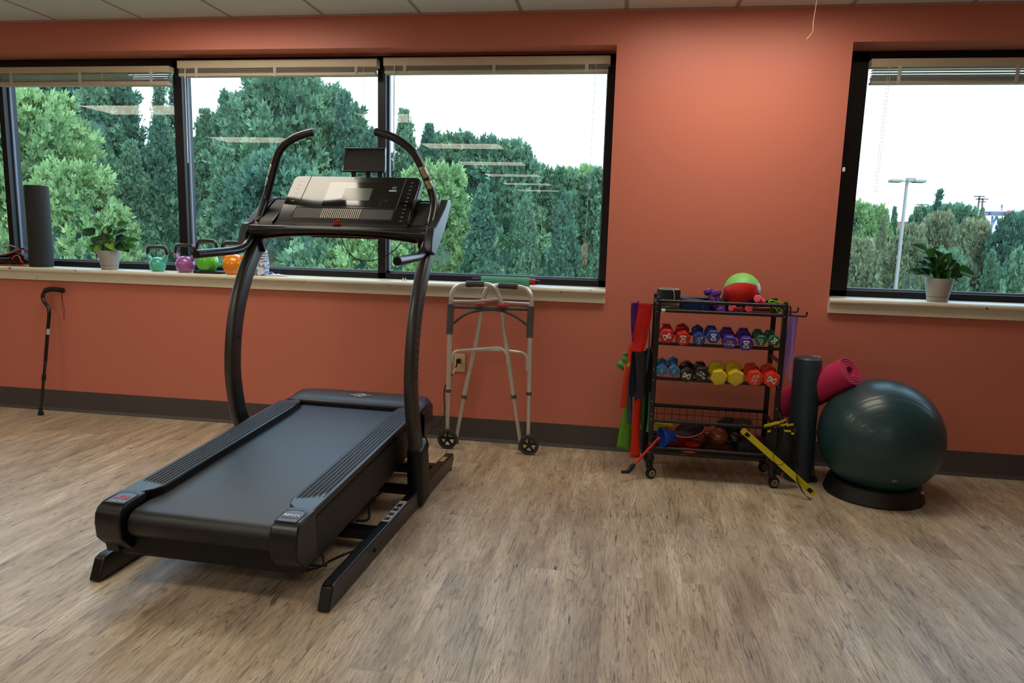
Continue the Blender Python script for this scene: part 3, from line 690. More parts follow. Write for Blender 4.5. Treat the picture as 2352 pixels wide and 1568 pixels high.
ALU = mat('brushed_aluminium', (222, 220, 212), .34, metal=.55); GP = mat('grey_plastic', (84, 84, 84), .5)
wk = empty('folding_walker', (at(1122, 1030, 'z', 0).x, -.17, 0)); tag(wk, 'aluminium folding walker with two front wheels, standing folded by the outlet', 'walker')
wo = wk.location.copy(); Wp = lambda px, py, y: on(px, py, y)-wo
for side, top, pts in (('l', -1, [(1027, 1008, -.19), (1035, 700, -.19)]), ('r', 1, [(1213, 1018, -.17), (1219, 700, -.17)])):
    a, b = (Wp(*p) for p in pts); d = (b-a).normalized()
    k = a.lerp(b, .37)
    MB().tube([a+d*.0, k], .0115, 14).build('lower_leg', ALU, wk)
    MB().tube([a.lerp(b, .34), b], .0145, 14).build('leg', ALU, wk)
    MB().tube([k-d*.012, k+d*.008], .0175, 14).build('leg_collar', GP, wk)
    hp = [(1036, 774 if side == 'l' else 0)]
    e = Wp(1032.5, 762, -.19) if side == 'l' else Wp(1216.5, 770, -.17)
    t = Wp(1036, 697, -.19) if side == 'l' else Wp(1220, 702, -.17)
    MB().tube([e, t], .021, 14).tube([e-V((0, 0, .0)), e-V((0, 0, .012))], .0225, 14).build('hinge_bracket', GP, wk, bevel=.003)
    MB().cyl(e+V((.002, -.02, -.016)), e+V((.002, -.026, -.016)), .005, 8).build('push_pin', ALU, wk)
    wc = Wp(1028 if side == 'l' else 1215, 1010 if side == 'l' else 1018, -.215); wc.z = .0625
    wx = wc.x
    wh = MB().lathe([(.046, -.012), (.0615, -.011), (.0625, -.005), (.0625, .005), (.0615, .011), (.046, .012), (.046, -.012)], 32, wc, (0, 1, 0)).build('wheel', mat('tyre_grey', (58, 58, 60), .6), wk)
    sp = MB().cyl(wc-V((0, .014, 0)), wc+V((0, .014, 0)), .012, 16)
    sp.lathe([(.04, -.009), (.047, -.009), (.047, .009), (.04, .009), (.04, -.009)], 28, wc, (0, 1, 0))
    for k in range(5):
        an = PI/2+2*PI*k/5; dd = V((math.cos(an), 0, math.sin(an))); sp.box(wc+dd*.028, (.04, .010, .012), rot=Matrix((dd, V((0, 1, 0)), dd.cross(V((0, 1, 0))))).transposed())
    sp.build('wheel_hub', RUB, wh)
# left side frame (handle over the left leg, rear leg runs down to the right) and its mirror
lh = [(1036, 698, -.19), (1037, 674, -.19), (1047, 657, -.185), (1070, 652, -.18), (1112, 652, -.16), (1131, 655, -.15), (1144, 672, -.14), (1152, 697, -.14), (1160, 770, -.135), (1180, 910, -.13), (1196, 1018, -.125)]
rh = [(1221, 702, -.17), (1221, 678, -.17), (1210, 663, -.16), (1190, 658, -.15), (1146, 655, -.13), (1122, 658, -.12), (1113, 672, -.115), (1108, 698, -.11), (1095, 780, -.105), (1066, 910, -.10), (1048, 998, -.095)]
for nm, pts in (('l', lh), ('r', rh)):
    P3 = [Wp(*p) for p in pts]; P3[-1].z = .035
    MB().tube(round_path(P3[:2]+P3[2:8]+[P3[8]], .03), .0135, 14).build('side_frame', ALU, wk)
    a, b = P3[8], P3[10]; k = P3[9]
    MB().tube([a, k], .0145, 14).build('rear_leg', ALU, wk)
    MB().tube([k, b], .0115, 14).build('lower_leg', ALU, wk)
    d = (b-k).normalized(); MB().tube([k-d*.01, k+d*.012], .0175, 14).build('leg_collar', GP, wk)
    MB().tube([b-d*.01, b+V((0, 0, -.035))], [.014, .016], 14).build('rubber_tip', GP, wk)
    g0, g1 = P3[3], P3[4]; g = (g1-g0).normalized()
    MB().tube([g0-g*.0+V((0, 0, 0)), g0.lerp(g1, .1), g0.lerp(g1, .5), g0.lerp(g1, .9), g1], [.017, .0195, .018, .0195, .017], 16).build('hand_grip', mat('vinyl_grip', (74, 74, 76), .55), wk)
MB().tube([Wp(1041, 692, -.19), Wp(1090, 692, -.17), Wp(1105, 691, -.165), Wp(1146, 686, -.14)], .0095, 10).build('side_brace', ALU, wk)
MB().tube([Wp(1218, 698, -.17), Wp(1150, 694, -.115)], .0095, 10).build('side_brace', ALU, wk)
MB().tube([Wp(1038, 704, -.19), Wp(1216, 710, -.17)], .0105, 12).build('front_bar', GP, wk)
MB().tube(smooth_path([Wp(1042, 742, -.19), Wp(1070, 721, -.19), Wp(1110, 711.5, -.185), Wp(1150, 713, -.18), Wp(1185, 727, -.175), Wp(1214, 749, -.17)]), .0085, 10).build('arched_brace', GP, wk)
MB().tube(round_path([Wp(1038, 834, -.19), Wp(1040, 806, -.185), Wp(1150, 798, -.15), Wp(1165, 812, -.14), Wp(1166, 836, -.135)], .05), .0095, 10).build('lower_brace', ALU, wk)
MB().tube(round_path([Wp(1211, 850, -.17), Wp(1211, 810, -.165), Wp(1166, 805, -.13), Wp(1086, 804, -.11), Wp(1084, 832, -.105)], .05), .0095, 10).build('lower_brace', ALU, wk)
for px, py, dx in ((1107, 698, 16), (1149, 701, 12)):
    q = Wp(px, py, -.195); MB().box(q, (.03, .03, .014)).tube([q, q+V((-.035 if dx == 16 else .05, -.0, -.002))], .008, 8).build('release_latch', mat('latch_red', (196, 40, 26), .4), wk, bevel=.003)

# ------------------------------------------------------------------ things on the long sill
fr = on(97, 607, .08); fr.z = SZ
fo = empty('foam_roller', (fr.x, .075, SZ)); tag(fo, 'black foam roller standing upright on the window sill', 'foam roller')
MB().lathe([(.002, 0), (.068, 0), (.074, .006), (.0755, .02), (.0755, .545), (.073, .556), (.066, .56), (.024, .56), (.002, .559)], 40).build('foam_body', mat('foam_charcoal', (34, 34, 38), .7, bump=.4, bscale=300), fo)
MB().lathe([(.0, 0), (.016, 0), (.016, .0012), (0, .0012)], 16, (0, 0, .5595)).build('end_recess', RUB, fo)

# tangled bands
tb = on(30, 607, .08); tb.z = SZ
bp_ = empty('exercise_band_pile', (tb.x, .09, SZ)); tag(bp_, 'tangled black, orange and grey exercise straps heaped beside the black foam roller', 'exercise bands')
b0 = V((tb.x, .09, SZ))
B = lambda px, py, y=.09: on(px, py, y)-b0
def strap(pts, w, m, name, y=.09, dy=0):
    P3 = smooth_path([B(px, py, y+(i % 3-1)*dy) for i, (px, py) in enumerate(pts)], 5)
    for p in P3: p.z = max(p.z, .006)
    MB().tube(P3, w, prof=[(a*1.0, b) for a, b in ((.35, -3), (.35, 3), (-.35, 3), (-.35, -3))] if name == 'webbing' else None, n=8, up=(0, 0, 1) if name == 'webbing' else None).build(name, m, bp_)
OR = mat('orange_edge', (226, 96, 36), .6); WB = mat('webbing_black', (22, 23, 30), .7); GT = mat('grey_tube', (168, 172, 188), .4)
strap([(-8, 608), (20, 609), (40, 610), (62, 607), (74, 609)], .0045, OR, 'orange_piping', .045)
strap([(-8, 599), (12, 596), (22, 601), (30, 592), (38, 586), (45, 590), (48, 599), (54, 603)], .0042, OR, 'orange_piping', .05)
strap([(-5, 586), (15, 585), (35, 579), (52, 573), (62, 578)], .007, mat('orange_strap', (190, 70, 30), .6), 'webbing', .07)
strap([(-5, 590), (20, 584), (40, 577), (55, 570), (70, 578)], .007, WB, 'webbing', .09)
strap([(-8, 606), (20, 603), (45, 601), (72, 604)], .011, WB, 'webbing', .10)
strap([(-8, 597), (20, 594), (38, 590), (55, 592), (72, 598)], .012, WB, 'webbing', .10)
strap([(-6, 580), (12, 577), (22, 580), (40, 572), (58, 569), (72, 576)], .0035, GT, 'grey_tube', .075)
strap([(4, 578), (4, 568), (12, 563.5), (24, 563.5), (36, 567.5)], .0038, GT, 'grey_tube', .08)
strap([(4, 578), (8, 582), (18, 585)], .0036, GT, 'grey_tube', .07)
strap([(56, 592), (62, 596), (70, 600)], .0028, GT, 'grey_tube', .045)
strap([(-8, 592), (10, 593), (22, 592)], .003, GT, 'grey_tube', .05)
for k in range(5):
    MB().tube(smooth_path([V((-.16+.03*k, -.02+.01*k, .015+.012*k)), V((-.06, -.05+.02*k, .03+.012*k)), V((.06, -.03+.01*k, .024+.014*k)), V((.105, .01, .012+.01*k))]), .01, n=8, prof=[(.5, -2.6), (.5, 2.6), (-.5, 2.6), (-.5, -2.6)], up=(0, 0, 1)).build('webbing', WB, bp_)

# potted pothos
POT = mat('pot_grey', (158, 154, 150), .5); SOIL = mat('potting_soil', (30, 24, 20), .9, bump=1, bscale=80)
LG = [mat('pothos_green', (46, 108, 36), .35, spec=.5, var=.3, vscale=30), mat('pothos_deep', (26, 72, 34), .32, spec=.5, var=.3, vscale=30), mat('pothos_lime', (112, 156, 52), .4, spec=.4, var=.25, vscale=30)]
STM = mat('pothos_stem', (98, 132, 62), .5)
def leaf(tipd, base, ln, wd, droop, roll, name, m, parent):
    "heart shaped leaf, base at the petiole, pointing along tipd"
    X = tipd.normalized(); want = V((roll*.9, -.75, .6+roll*.5)); S = want.cross(X).normalized(); Nn = X.cross(S)
    if Nn.dot(want) < 0: Nn = -Nn
    nu, nv = 6, 8
    def fn(i, j):
        t = j; u = i*2-1
        w = wd*(math.sin(PI*min(1, t*1.08+.0)**.62) if t < .93 else max(0, (1-t))*2.2)*.5
        w = wd*.5*max(0, (math.sin(PI*(t**.58))))**.85
        back = -.16*ln*(abs(u)**1.5)*(1-t)**3
        along = t*ln+back
        z = -droop*ln*t*t+abs(u)*w*.28
        return base+X*along+S*(u*w)+Nn*z
    return MB().grid(fn, nu, nv).build(name, m, parent, solid=.0007)
def plant(px, py, y, sc, rx, tips, seed, label, rim):
    q = on(px, py, y); q.z = SZ
    e = empty('potted_pothos', q); tag(e, label, 'plant', 'pothos plants in grey pots on the sills')
    k = sc
    pot = MB().lathe([(.001, 0), (.050*k, 0), (.0525*k, .003), (.0555*k, .027*k), (.054*k, .0275*k), (.054*k, .029*k), (.0562*k, .0295*k), (.0725*k, .128*k), (.0715*k, .131*k), (.069*k, .131*k), (.067*k, .118*k), (.0, .118*k)], 40).build('pot', POT, e)
    MB().lathe([(.0547*k, .0268*k), (.0562*k, .0275*k), (.0562*k, .0292*k), (.0547*k, .030*k)], 40).build('saucer_gap', RUB, pot)
    MB().lathe([(.0, .0), (.066*k, .0), (.066*k, rim), (.063*k, rim+.001), (.06*k, rim-.004), (0, rim-.002)], 32, (0, 0, .118*k)).build('soil', SOIL, e)
    R_ = random.Random(seed); c0 = V((0, 0, .125*k))
    for i, (tx, ty, ln, mi, dep) in enumerate(tips):
        T3 = on(tx, ty, y+dep)-q            # leaf tip
        out = V((T3.x, T3.y, 0)); 
        b = V((T3.x*.45, dep*.5, T3.z+.3*ln+.008)) if T3.z < .16*k else V((T3.x*.55, dep*.5, T3.z-.35*ln))
        dirv = (T3-b); L_ = dirv.length
        if L_ < ln*.6: b = T3-dirv.normalized()*ln*.8; dirv = T3-b
        L_ = min(dirv.length, ln); b = T3-dirv.normalized()*L_
        root = c0+V((R_.uniform(-.02, .02), R_.uniform(-.02, .02), 0))
        midp = root.lerp(b, .5)+V((0, 0, .03*k+.2*abs(b.x)))
        MB().tube(smooth_path([root, midp, b], 5), .0018, 5).build('stem', STM, e)
        leaf(dirv, b, L_*1.05, ln*.80, R_.uniform(.02, .25), R_.uniform(-.5, .5), 'leaf', LG[mi], e)
tl = [(188, 526, .09, 1, .0), (214, 516, .07, 0, .03), (208, 545, .08, 1, -.03), (205, 563, .08, 0, -.04), (214, 577, .085, 2, -.05), (222, 588, .08, 2, -.02), (240, 585, .09, 0, -.06), (228, 552, .09, 1, -.04), (246, 516, .08, 0, .02), (262, 514, .07, 1, .03), (292, 510, .085, 0, .0), (288, 528, .08, 1, -.03), (317, 549, .085, 0, .01), (308, 562, .08, 0, -.03), (294, 574, .09, 1, -.02), (300, 545, .07, 0, .04), (258, 571, .085, 2, -.06), (276, 548, .09, 1, -.05), (252, 540, .1, 0, -.05), (234, 530, .09, 1, -.01), (270, 530, .09, 0, -.03), (222, 540, .08, 1, .03), (262, 556, .08, 1, -.03), (244, 560, .08, 0, -.01), (280, 562, .07, 2, .02), (236, 572, .07, 0, .0), (226, 566, .07, 1, -.03), (240, 546, .09, 1, -.02), (284, 540, .09, 1, .01), (254, 526, .08, 0, .03)]
plant(252.5, 619, .06, 1.0, 0, tl, 3, 'trailing green pothos in a grey pot between the black foam roller and the kettlebells', .004)
tr = [(2095, 562, .09, 0, .0), (2128, 573, .08, 0, -.01), (2088, 618, .06, 1, .03), (2101, 628, .07, 1, .03), (2108, 600, .09, 1, -.02), (2114, 617, .09, 1, -.04), (2128, 606, .09, 0, -.04), (2148, 574, .09, 1, .0), (2165, 579, .08, 0, .02), (2185, 581, .09, 0, -.02), (2196, 596, .09, 1, -.01), (2150, 612, .09, 0, -.06), (2172, 612, .09, 1, -.05), (2184, 622, .08, 0, -.03), (2204, 606, .08, 1, .01), (2214, 620, .09, 1, .03), (2240, 632, .09, 0, .0), (2222, 618, .07, 0, .03), (2210, 651, .07, 0, -.03), (2206, 634, .08, 1, -.02), (2134, 590, .09, 1, -.02), (2160, 596, .09, 0, -.04), (2176, 598, .08, 1, .0), (2120, 590, .08, 0, .02), (2145, 620, .06, 1, -.02), (2166, 622, .06, 2, -.04), (2190, 610, .08, 1, .02), (2140, 602, .09, 1, .02), (2118, 608, .08, 1, .01)]
plant(2152, 692, .05, 1.03, 0, tr, 8, 'green pothos in a grey pot on the right-hand window sill', .010)

# kettlebells
BH = mat('kettle_handle', (40, 27, 25), .22, spec=.6, coat=.4)
def kettle(px, wpx, hpx, hw, rgb, y, z0, label):
    k = 1605.7/((on(px, 600, y)-CAM).dot(FW))
    q = on(px, 600, y); q.z = z0; e = empty('kettlebell', q); tag(e, label, 'kettlebell', 'kettlebells on the window sill')
    r = wpx/2/k; h = hpx/k; hwid = hw/2/k; m = mat('kettle_%d_%d_%d' % rgb, rgb, .2, spec=.5, coat=.5)
    prof = [(0, 0), (r*.62, 0), (r*.70, r*.06)]
    for i in range(1, 13):
        a = -PI*.28+(PI*.28+PI/2)*i/12; prof.append((r*math.cos(a) if i < 12 else 0, r*(.80+math.sin(a))))
    body = MB().lathe(prof, 36).build('body', m, e)
    zt = r*1.8; t = hwid*.155
    hs = [(-hwid*.62, r*1.35), (-hwid*.80, r*1.75), (-hwid*.90, h*.66)]
    for s in (-1, 1):
        MB().tube(smooth_path([V((s*a, 0, b)) for a, b in ((-hwid*.50, r*1.12), (-hwid*.68, r*1.5), (-hwid*.84, h*.58), (-hwid*.89, h*.68))], 4), [t*1.5-.5*t*min(1, i/10) for i in range(13)], 14).build('horn', m, e)
    arc = [(-.89, .67), (-.90, .78), (-.84, .89), (-.70, .945), (-.45, .96), (0, .965), (.45, .96), (.70, .945), (.84, .89), (.90, .78), (.89, .67)]
    MB().tube(smooth_path([V((a*hwid, 0, b*h)) for a, b in arc], 4), t, 16).build('handle', BH, e)
    return e, r, k
kettle(362, 36, 57.5, 53, (74, 186, 160), .07, SZ, 'small teal kettlebell with black handle, beside the plant')
kettle(425.5, 42, 64, 51, (166, 92, 166), .07, SZ, 'purple kettlebell with black handle, second from the plant')
kettle(476.5, 50, 70, 54, (96, 202, 62), .075, SZ+.017, 'lime green kettlebell standing on a flat black pad')
kettle(538, 52, 74, 62, (240, 142, 20), .05, SZ, 'orange kettlebell partly hidden by the treadmill upright')
q = on(482, 622, .06); q.z = SZ
pad = MB().prism([(x*1.0, y) for x, y in rrect(.205, .12, .02)], lambda p, r_, w: V((p, r_, w)), 0, .016).build('weight_pad', mat('pad_black', (16, 16, 18), .6), None, bevel=.005)
pad.location = (q.x, .075, SZ); tag(pad, 'flat black pad under the lime green kettlebell', 'pad')
# patterned gift bag
q = on(594, 626, .03); q.z = SZ
bm_ = bpy.data.materials.new('marbled_paper'); bm_.use_nodes = True; N, L = nodes(bm_); b = N['Principled BSDF']; b.inputs['Roughness'].default_value = .6
tc = N.new('ShaderNodeTexCoord'); wv = N.new('ShaderNodeTexWave'); wv.wave_type = 'RINGS'; wv.inputs['Scale'].default_value = 14; wv.inputs['Distortion'].default_value = 14; wv.inputs['Detail'].default_value = 2; wv.inputs['Detail Scale'].default_value = 1.2
L.new(tc.outputs['Object'], wv.inputs[0]); r_ = N.new('ShaderNodeValToRGB'); L.new(wv.outputs['Fac'], r_.inputs[0]); r_.color_ramp.elements[0].color = lin((104, 116, 146))+(1,); r_.color_ramp.elements[1].color = lin((214, 220, 234))+(1,); r_.color_ramp.elements[0].position = .35; r_.color_ramp.elements[1].position = .6
L.new(r_.outputs[0], b.inputs['Base Color'])
bag = empty('patterned_bag', (q.x, .05, SZ)); tag(bag, 'blue grey bag with swirling pattern behind the left treadmill upright', 'bag')
MB().add([V(v) for v in ((-.035, -.04, 0), (.045, -.035, 0), (.045, .04, 0), (-.035, .04, 0), (-.02, -.01, .165), (.048, -.008, .168), (.048, .012, .168), (-.02, .012, .165), (-.03, -.036, .09), (.05, -.03, .09), (.05, .036, .09), (-.03, .036, .09))],
         [(3, 2, 1, 0), (0, 1, 9, 8), (8, 9, 5, 4), (1, 2, 10, 9), (9, 10, 6, 5), (2, 3, 11, 10), (10, 11, 7, 6), (3, 0, 8, 11), (11, 8, 4, 7), (4, 5, 6, 7)]).build('bag_body', bm_, bag, bevel=.004)
MB().add([V((-.06, -.036, 0)), V((-.036, -.042, 0)), V((-.031, -.038, .09)), V((-.05, -.03, .10))], [(0, 1, 2, 3)]).build('bag_gusset', mat('gusset_cream', (200, 190, 140), .6), bag, solid=.002)
rs = random.Random(5)
def crumple(px, py, y, sx, sy, sz, m, name, label, cat, seed):
    q = on(px, py, y); q.z = SZ+.002; rs = random.Random(seed)
    mb = MB().grid(lambda i, j: V(((i-.5)*sx, (j-.5)*sy, .002+sz*max(0, math.sin(PI*i)*math.sin(PI*j))*(.5+.9*abs(noise.noise(V((i*6+seed, j*5, 0))))))), 14, 8)
    o = mb.build(name, m, None, solid=.0015); o.location = q; tag(o, label, cat); return o
crumple(623, 624, .10, .075, .05, .024, mat('purple_wrap', (66, 54, 150), .35), 'purple_wrapper', 'crumpled purple wrapper on the sill beside the patterned bag', 'wrapper', 2)
crumple(636, 629, .04, .15, .045, .014, mat('white_tissue', (214, 214, 220), .8), 'paper_tissue', 'flattened white tissue on the sill right of the purple wrapper', 'tissue', 9)
# two little white pegs
for px, w in ((925.5, 'left'), (931.5, 'right')):
    q = on(px, 636, .03); o = MB().lathe([(.0, 0), (.0035, 0), (.0035, .019), (.0025, .021), (0, .021)], 10).build('white_peg', WHITE, None); o.location = (q.x, .03, SZ)
    tag(o, 'tiny white peg on the sill by the centre mullion, the %s one of two' % w, 'peg', 'white pegs on the sill')
# massage stick
qa, qb = on(1085, 640, .0), on(1239, 645, .0); zc = SZ+.0265
ms = empty('massage_stick', ((qa.x+qb.x)/2, .0, zc)); tag(ms, 'green ribbed massage stick with black handles lying on the sill above the walker', 'massage roller')
X = lambda px: on(px, 642, 0).x-ms.location.x
MB().cyl((X(1085), 0, 0), (X(1106), 0, 0), .0135, 18, .015).build('handle', RUB, ms, bevel=.003)
MB().cyl((X(1229), 0, 0), (X(1240), 0, 0), .0155, 18, .013).build('handle', RUB, ms, bevel=.003)
MB().cyl((X(1217), 0, 0), (X(1229.5), 0, 0), .019, 20).build('red_collar', mat('collar_red', (196, 34, 34), .4), ms, bevel=.002)
MB().lathe([(.0245 if k % 2 == 0 else .0262, X(1106)+(X(1217)-X(1106))*k/60) for k in range(1)]+[(.0, X(1106)), (.0235, X(1106)), (.0235, X(1217)), (.0, X(1217))][0:0]+[(0.001, X(1106)), (.0245, X(1106)), (.0245, X(1217)), (.001, X(1217))], 24, axis=(1, 0, 0)).build('ribbed_sleeve', mat('sleeve_green', (70, 170, 130), .45), ms)
gm = MB()
for k in range(16):
    a = 2*PI*k/16; gm.tube([V((X(1107), .0245*math.cos(a), .0245*math.sin(a))), V((X(1216), .0245*math.cos(a), .0245*math.sin(a)))], .0021, 6)
gm.build('ribs', mat('rib_green', (140, 214, 178), .4), ms)
# thread from the ceiling, clip on the jamb, scuffs on the wall
t0 = at(1881, -24, 'y', -.3); t0.z = H
th_ = MB().tube(smooth_path([t0, on(1873, 20, -.3), on(1868, 50, -.3), on(1867, 71, -.3), on(1861, 80, -.3), on(1852, 90, -.3)], 5), .0012, 5).build('hanging_thread', mat('thread_pale', (214, 170, 140), .6), None)
tag(th_, 'thin pale thread hanging from the ceiling between the windows', 'thread')
q = on(1938, 389, -.003); o = MB().box(q, (.014, .006, .024)).build('wall_clip', WHITE, None, bevel=.001); tag(o, 'small white clip on the left edge of the right window opening', 'clip')
# ------------------------------------------------------------------ storage rack with hand weights
RF, RB = -.46, -.19          # front and back of the rack
rk = empty('dumbbell_rack', (.58, (RF+RB)/2, 0)); tag(rk, 'black steel storage rack on casters between the windows, full of hand weights', 'rack'); ro = rk.location.copy()
RK = mat('rack_black', (19, 19, 21), .32, spec=.5)
Q = lambda px, py, y: on(px, py, y)-ro
xl, xr = on(1512, 700, RF).x, on(1804, 712, RF).x
zl = on(1512, 688, RF).z; zt = zl+.002
def post(x, y, z0=.10, z1=None, w=.026): MB().box2((x-w/2-ro.x, y-w/2-ro.y, z0), (x+w/2-ro.x, y+w/2-ro.y, z1 or zt)).build('post', RK, rk, bevel=.004)
for x in (xl, xr):
    post(x, RF, z1=zt); post(x, RB, z1=zt+.012)
    MB().box2((x-.011-ro.x, RF-ro.y, zt-.03), (x+.011-ro.x, RB-ro.y, zt-.01)).build('side_bar', RK, rk, bevel=.002)
    MB().box2((x-.011-ro.x, RF-ro.y, .12), (x+.011-ro.x, RB-ro.y, .14)).build('side_bar', RK, rk, bevel=.002)
    for zz in (.33, .55, .68):
        MB().box2((x-.008-ro.x, RF-ro.y, zz), (x+.008-ro.x, RB-ro.y, zz+.016)).build('side_bar', RK, rk, bevel=.002)
    MB().sphere((x-ro.x, RF-ro.y, zt+.004), .013, 12).build('post_cap', RUB, rk)
    bl = MB()
    for z in (zt-.02, zt-.065, .62, .56, .44, .37, .34, .20, .15): bl.cyl((x-ro.x-.004, RF-.013-ro.y, z), (x-ro.x-.004, RF-.0165-ro.y, z), .004, 8)
    bl.build('bolts', mat('bolt_zinc', (150, 150, 155), .3, metal=.8), rk)
# curved push tube on the right
MB().tube(smooth_path([V((xr+.006-ro.x, RF-ro.y+.02, .46)), V((xr+.012-ro.x, RF-ro.y, .42)), V((xr+.03-ro.x, RF-ro.y-.01, .38)), V((xr+.045-ro.x, RF-ro.y-.01, .33)), V((xr+.045-ro.x, RF-ro.y-.01, .27))]), .013, 12).build('bent_tube', CB, rk)
def rail(x0, z0_, z1_, y, r=.0095, name='rail'): MB().tube([V((xl-ro.x, y-ro.y, z0_)), V((xr-ro.x, y-ro.y, z1_))], r, 12).build(name, RK, rk)
def zat(px0, py0, px1, py1, y):
    a, b = on(px0, py0, y), on(px1, py1, y); s = (b.z-a.z)/(b.x-a.x); m_ = (a.z+b.z)/2; return m_, m_
z_a, _ = zat(1517, 689.5, 1798, 703, RF); z_b, _ = zat(1519, 713, 1798, 724, RF)
rail(0, z_a, z_a, RF); rail(0, z_b, z_b, RF); rail(0, z_a, z_a, RB); rail(0, z_b, z_b, RB)
MB().cyl((xl+.018-ro.x, RF-ro.y, z_b), (xl+.038-ro.x, RF-ro.y, z_b), .0108, 14).build('white_ferrule', WHITE, rk)
MB().box2((xl-ro.x, RF-ro.y, z_b-.008), (xr-ro.x, RB-ro.y, z_b-.003)).build('top_shelf', RK, rk)
ZTOP = z_b-.003
# two dumbbell tiers: a front and a back bar each
z_c, _ = zat(1545, 786, 1769, 797, -.47); z_d, _ = zat(1507, 866, 1710, 875, -.47)
for z in (z_c, z_d):
    for y, dz in ((-.47, -.004), (-.28, .03)):
        MB().box2((xl-ro.x, y-.012-ro.y, z+dz-.012), (xr-ro.x, y+.012-ro.y, z+dz+.004)).build('dumbbell_rail', RK, rk, bevel=.002)
# basket
z_e = zat(1507, 966, 1779, 982.8, RF)[0]; z_f = zat(1502, 1029, 1751.5, 1043, RF)[0]; z_g = zat(1500, 1037.7, 1739, 1053, RF)[0]; z_h = zat(1509, 930.5, 1765, 944.4, RB)[0]
rail(0, z_e, z_e, RF); rail(0, z_f, z_f, RF); rail(0, z_h, z_h, RB, .011); rail(0, z_f, z_f, RB); rail(0, z_g, z_g, RF, .005)
ZBK = z_f
MB().box2((xl-ro.x, RF-ro.y, ZBK-.02), (xr-ro.x, RB-ro.y, ZBK-.015)).build('basket_floor', RK, rk)
ms_ = MB(); nx = 15
for k in range(nx+1):
    x = xl+(xr-xl)*k/nx-ro.x; ms_.cyl((x, RB-ro.y, z_f), (x, RB-ro.y, z_h), .0017, 5)
    if k % 3 == 0: ms_.cyl((x, RF-ro.y, z_f), (x, RF-ro.y, z_e), .0014, 5)
z = z_f+.04
while z < z_h: ms_.cyl((xl-ro.x, RB-ro.y, z), (xr-ro.x, RB-ro.y, z), .0017, 5); z += .045
ms_.cyl((xl-ro.x, RF-ro.y, (z_e+z_f)/2-.01), (xr-ro.x, RF-ro.y, (z_e+z_f)/2-.01), .0013, 5)
ms_.build('wire_mesh', RK, rk)
# casters
for x, y, rz in ((xl, RF, .5), (xr, RF, -.3), (xl, RB, .2), (xr, RB, -.2)):
    ce = V((x-ro.x+.012, y-ro.y-.016, .032)); ax = V((.45+rz*.3, -.9, 0)).normalized()
    cs = MB().tube([V((x-ro.x, y-ro.y, .105)), V((x-ro.x, y-ro.y, .08)), ce+V((-.004, .008, .012))], [.016, .02, .019], 14).build('caster', RUB, rk)
    MB().lathe([(.0, -.011), (.026, -.011), (.031, -.008), (.032, 0), (.031, .008), (.026, .011), (0, .011)], 28, ce, ax).build('caster_wheel', mat('caster_black', (14, 14, 15), .3), cs)
    s = -1 if ax.y > 0 else 1
    n_ = ax*(1 if ax.y < 0 else -1)
    MB().lathe([(.0125, 0), (.0175, 0), (.0175, .0016), (.0125, .0016), (.0125, 0)], 24, ce+n_*.0112, n_).lathe([(0, 0), (.004, 0), (.004, .003), (0, .003)], 10, ce+n_*.0112, n_).build('wheel_ring', mat('ring_chrome', (205, 205, 208), .25, metal=.6), cs)
# hooks
def hook(pts, y): MB().tube(round_path([Q(px, py, y) for px, py in pts], .01), .0042, 8).build('hook', RK, rk)
hook([(1812, 703), (1816, 704), (1816, 722), (1812, 722)], -.46)
hook([(1809, 716), (1832, 717), (1834, 706)], -.36); hook([(1810, 724), (1852, 727), (1854, 716)], -.50)
hook([(1508, 700), (1466, 697), (1466, 691)], -.30); hook([(1508, 706), (1486, 701), (1480, 696)], -.50)
MB().cyl(Q(1460, 875, -.40), Q(1500, 875, -.40), .0022, 6).build('wire_bar', RK, rk)

# dumbbells
WP = mat('dumbbell_print', (226, 222, 222), .5)
hexo = lambda r, rot: [(r*math.cos(rot+k*PI/3), r*math.sin(rot+k*PI/3)) for k in range(6)]
def hourglass(size, M_, parent):
    s = size; g = MB()
    f = lambda x, y: M_ @ V((x*s, y*s, 0))
    g.tube([f(*p) for p in smooth_path([(-.8, 1, 0), (.8, 1, 0), (.62, .5, 0), (.3, 0, 0), (.62, -.5, 0), (.8, -1, 0), (-.8, -1, 0), (-.62, -.5, 0), (-.3, 0, 0), (-.62, .5, 0)], 2, True) for p in [(p.x, p.y)]], s*.13, 5, closed=True)
    g.tube([f(.24*math.cos(a*PI/5), .24*math.sin(a*PI/5)) for a in range(10)], s*.12, 5, closed=True)
    g.tube([f(-.5, .8), f(.3, -.1), f(.6, -.8)], s*.12, 5); g.tube([f(.5, .8), f(-.3, -.1), f(-.6, -.8)], s*.12, 5)
    return g.build('logo', WP, parent)
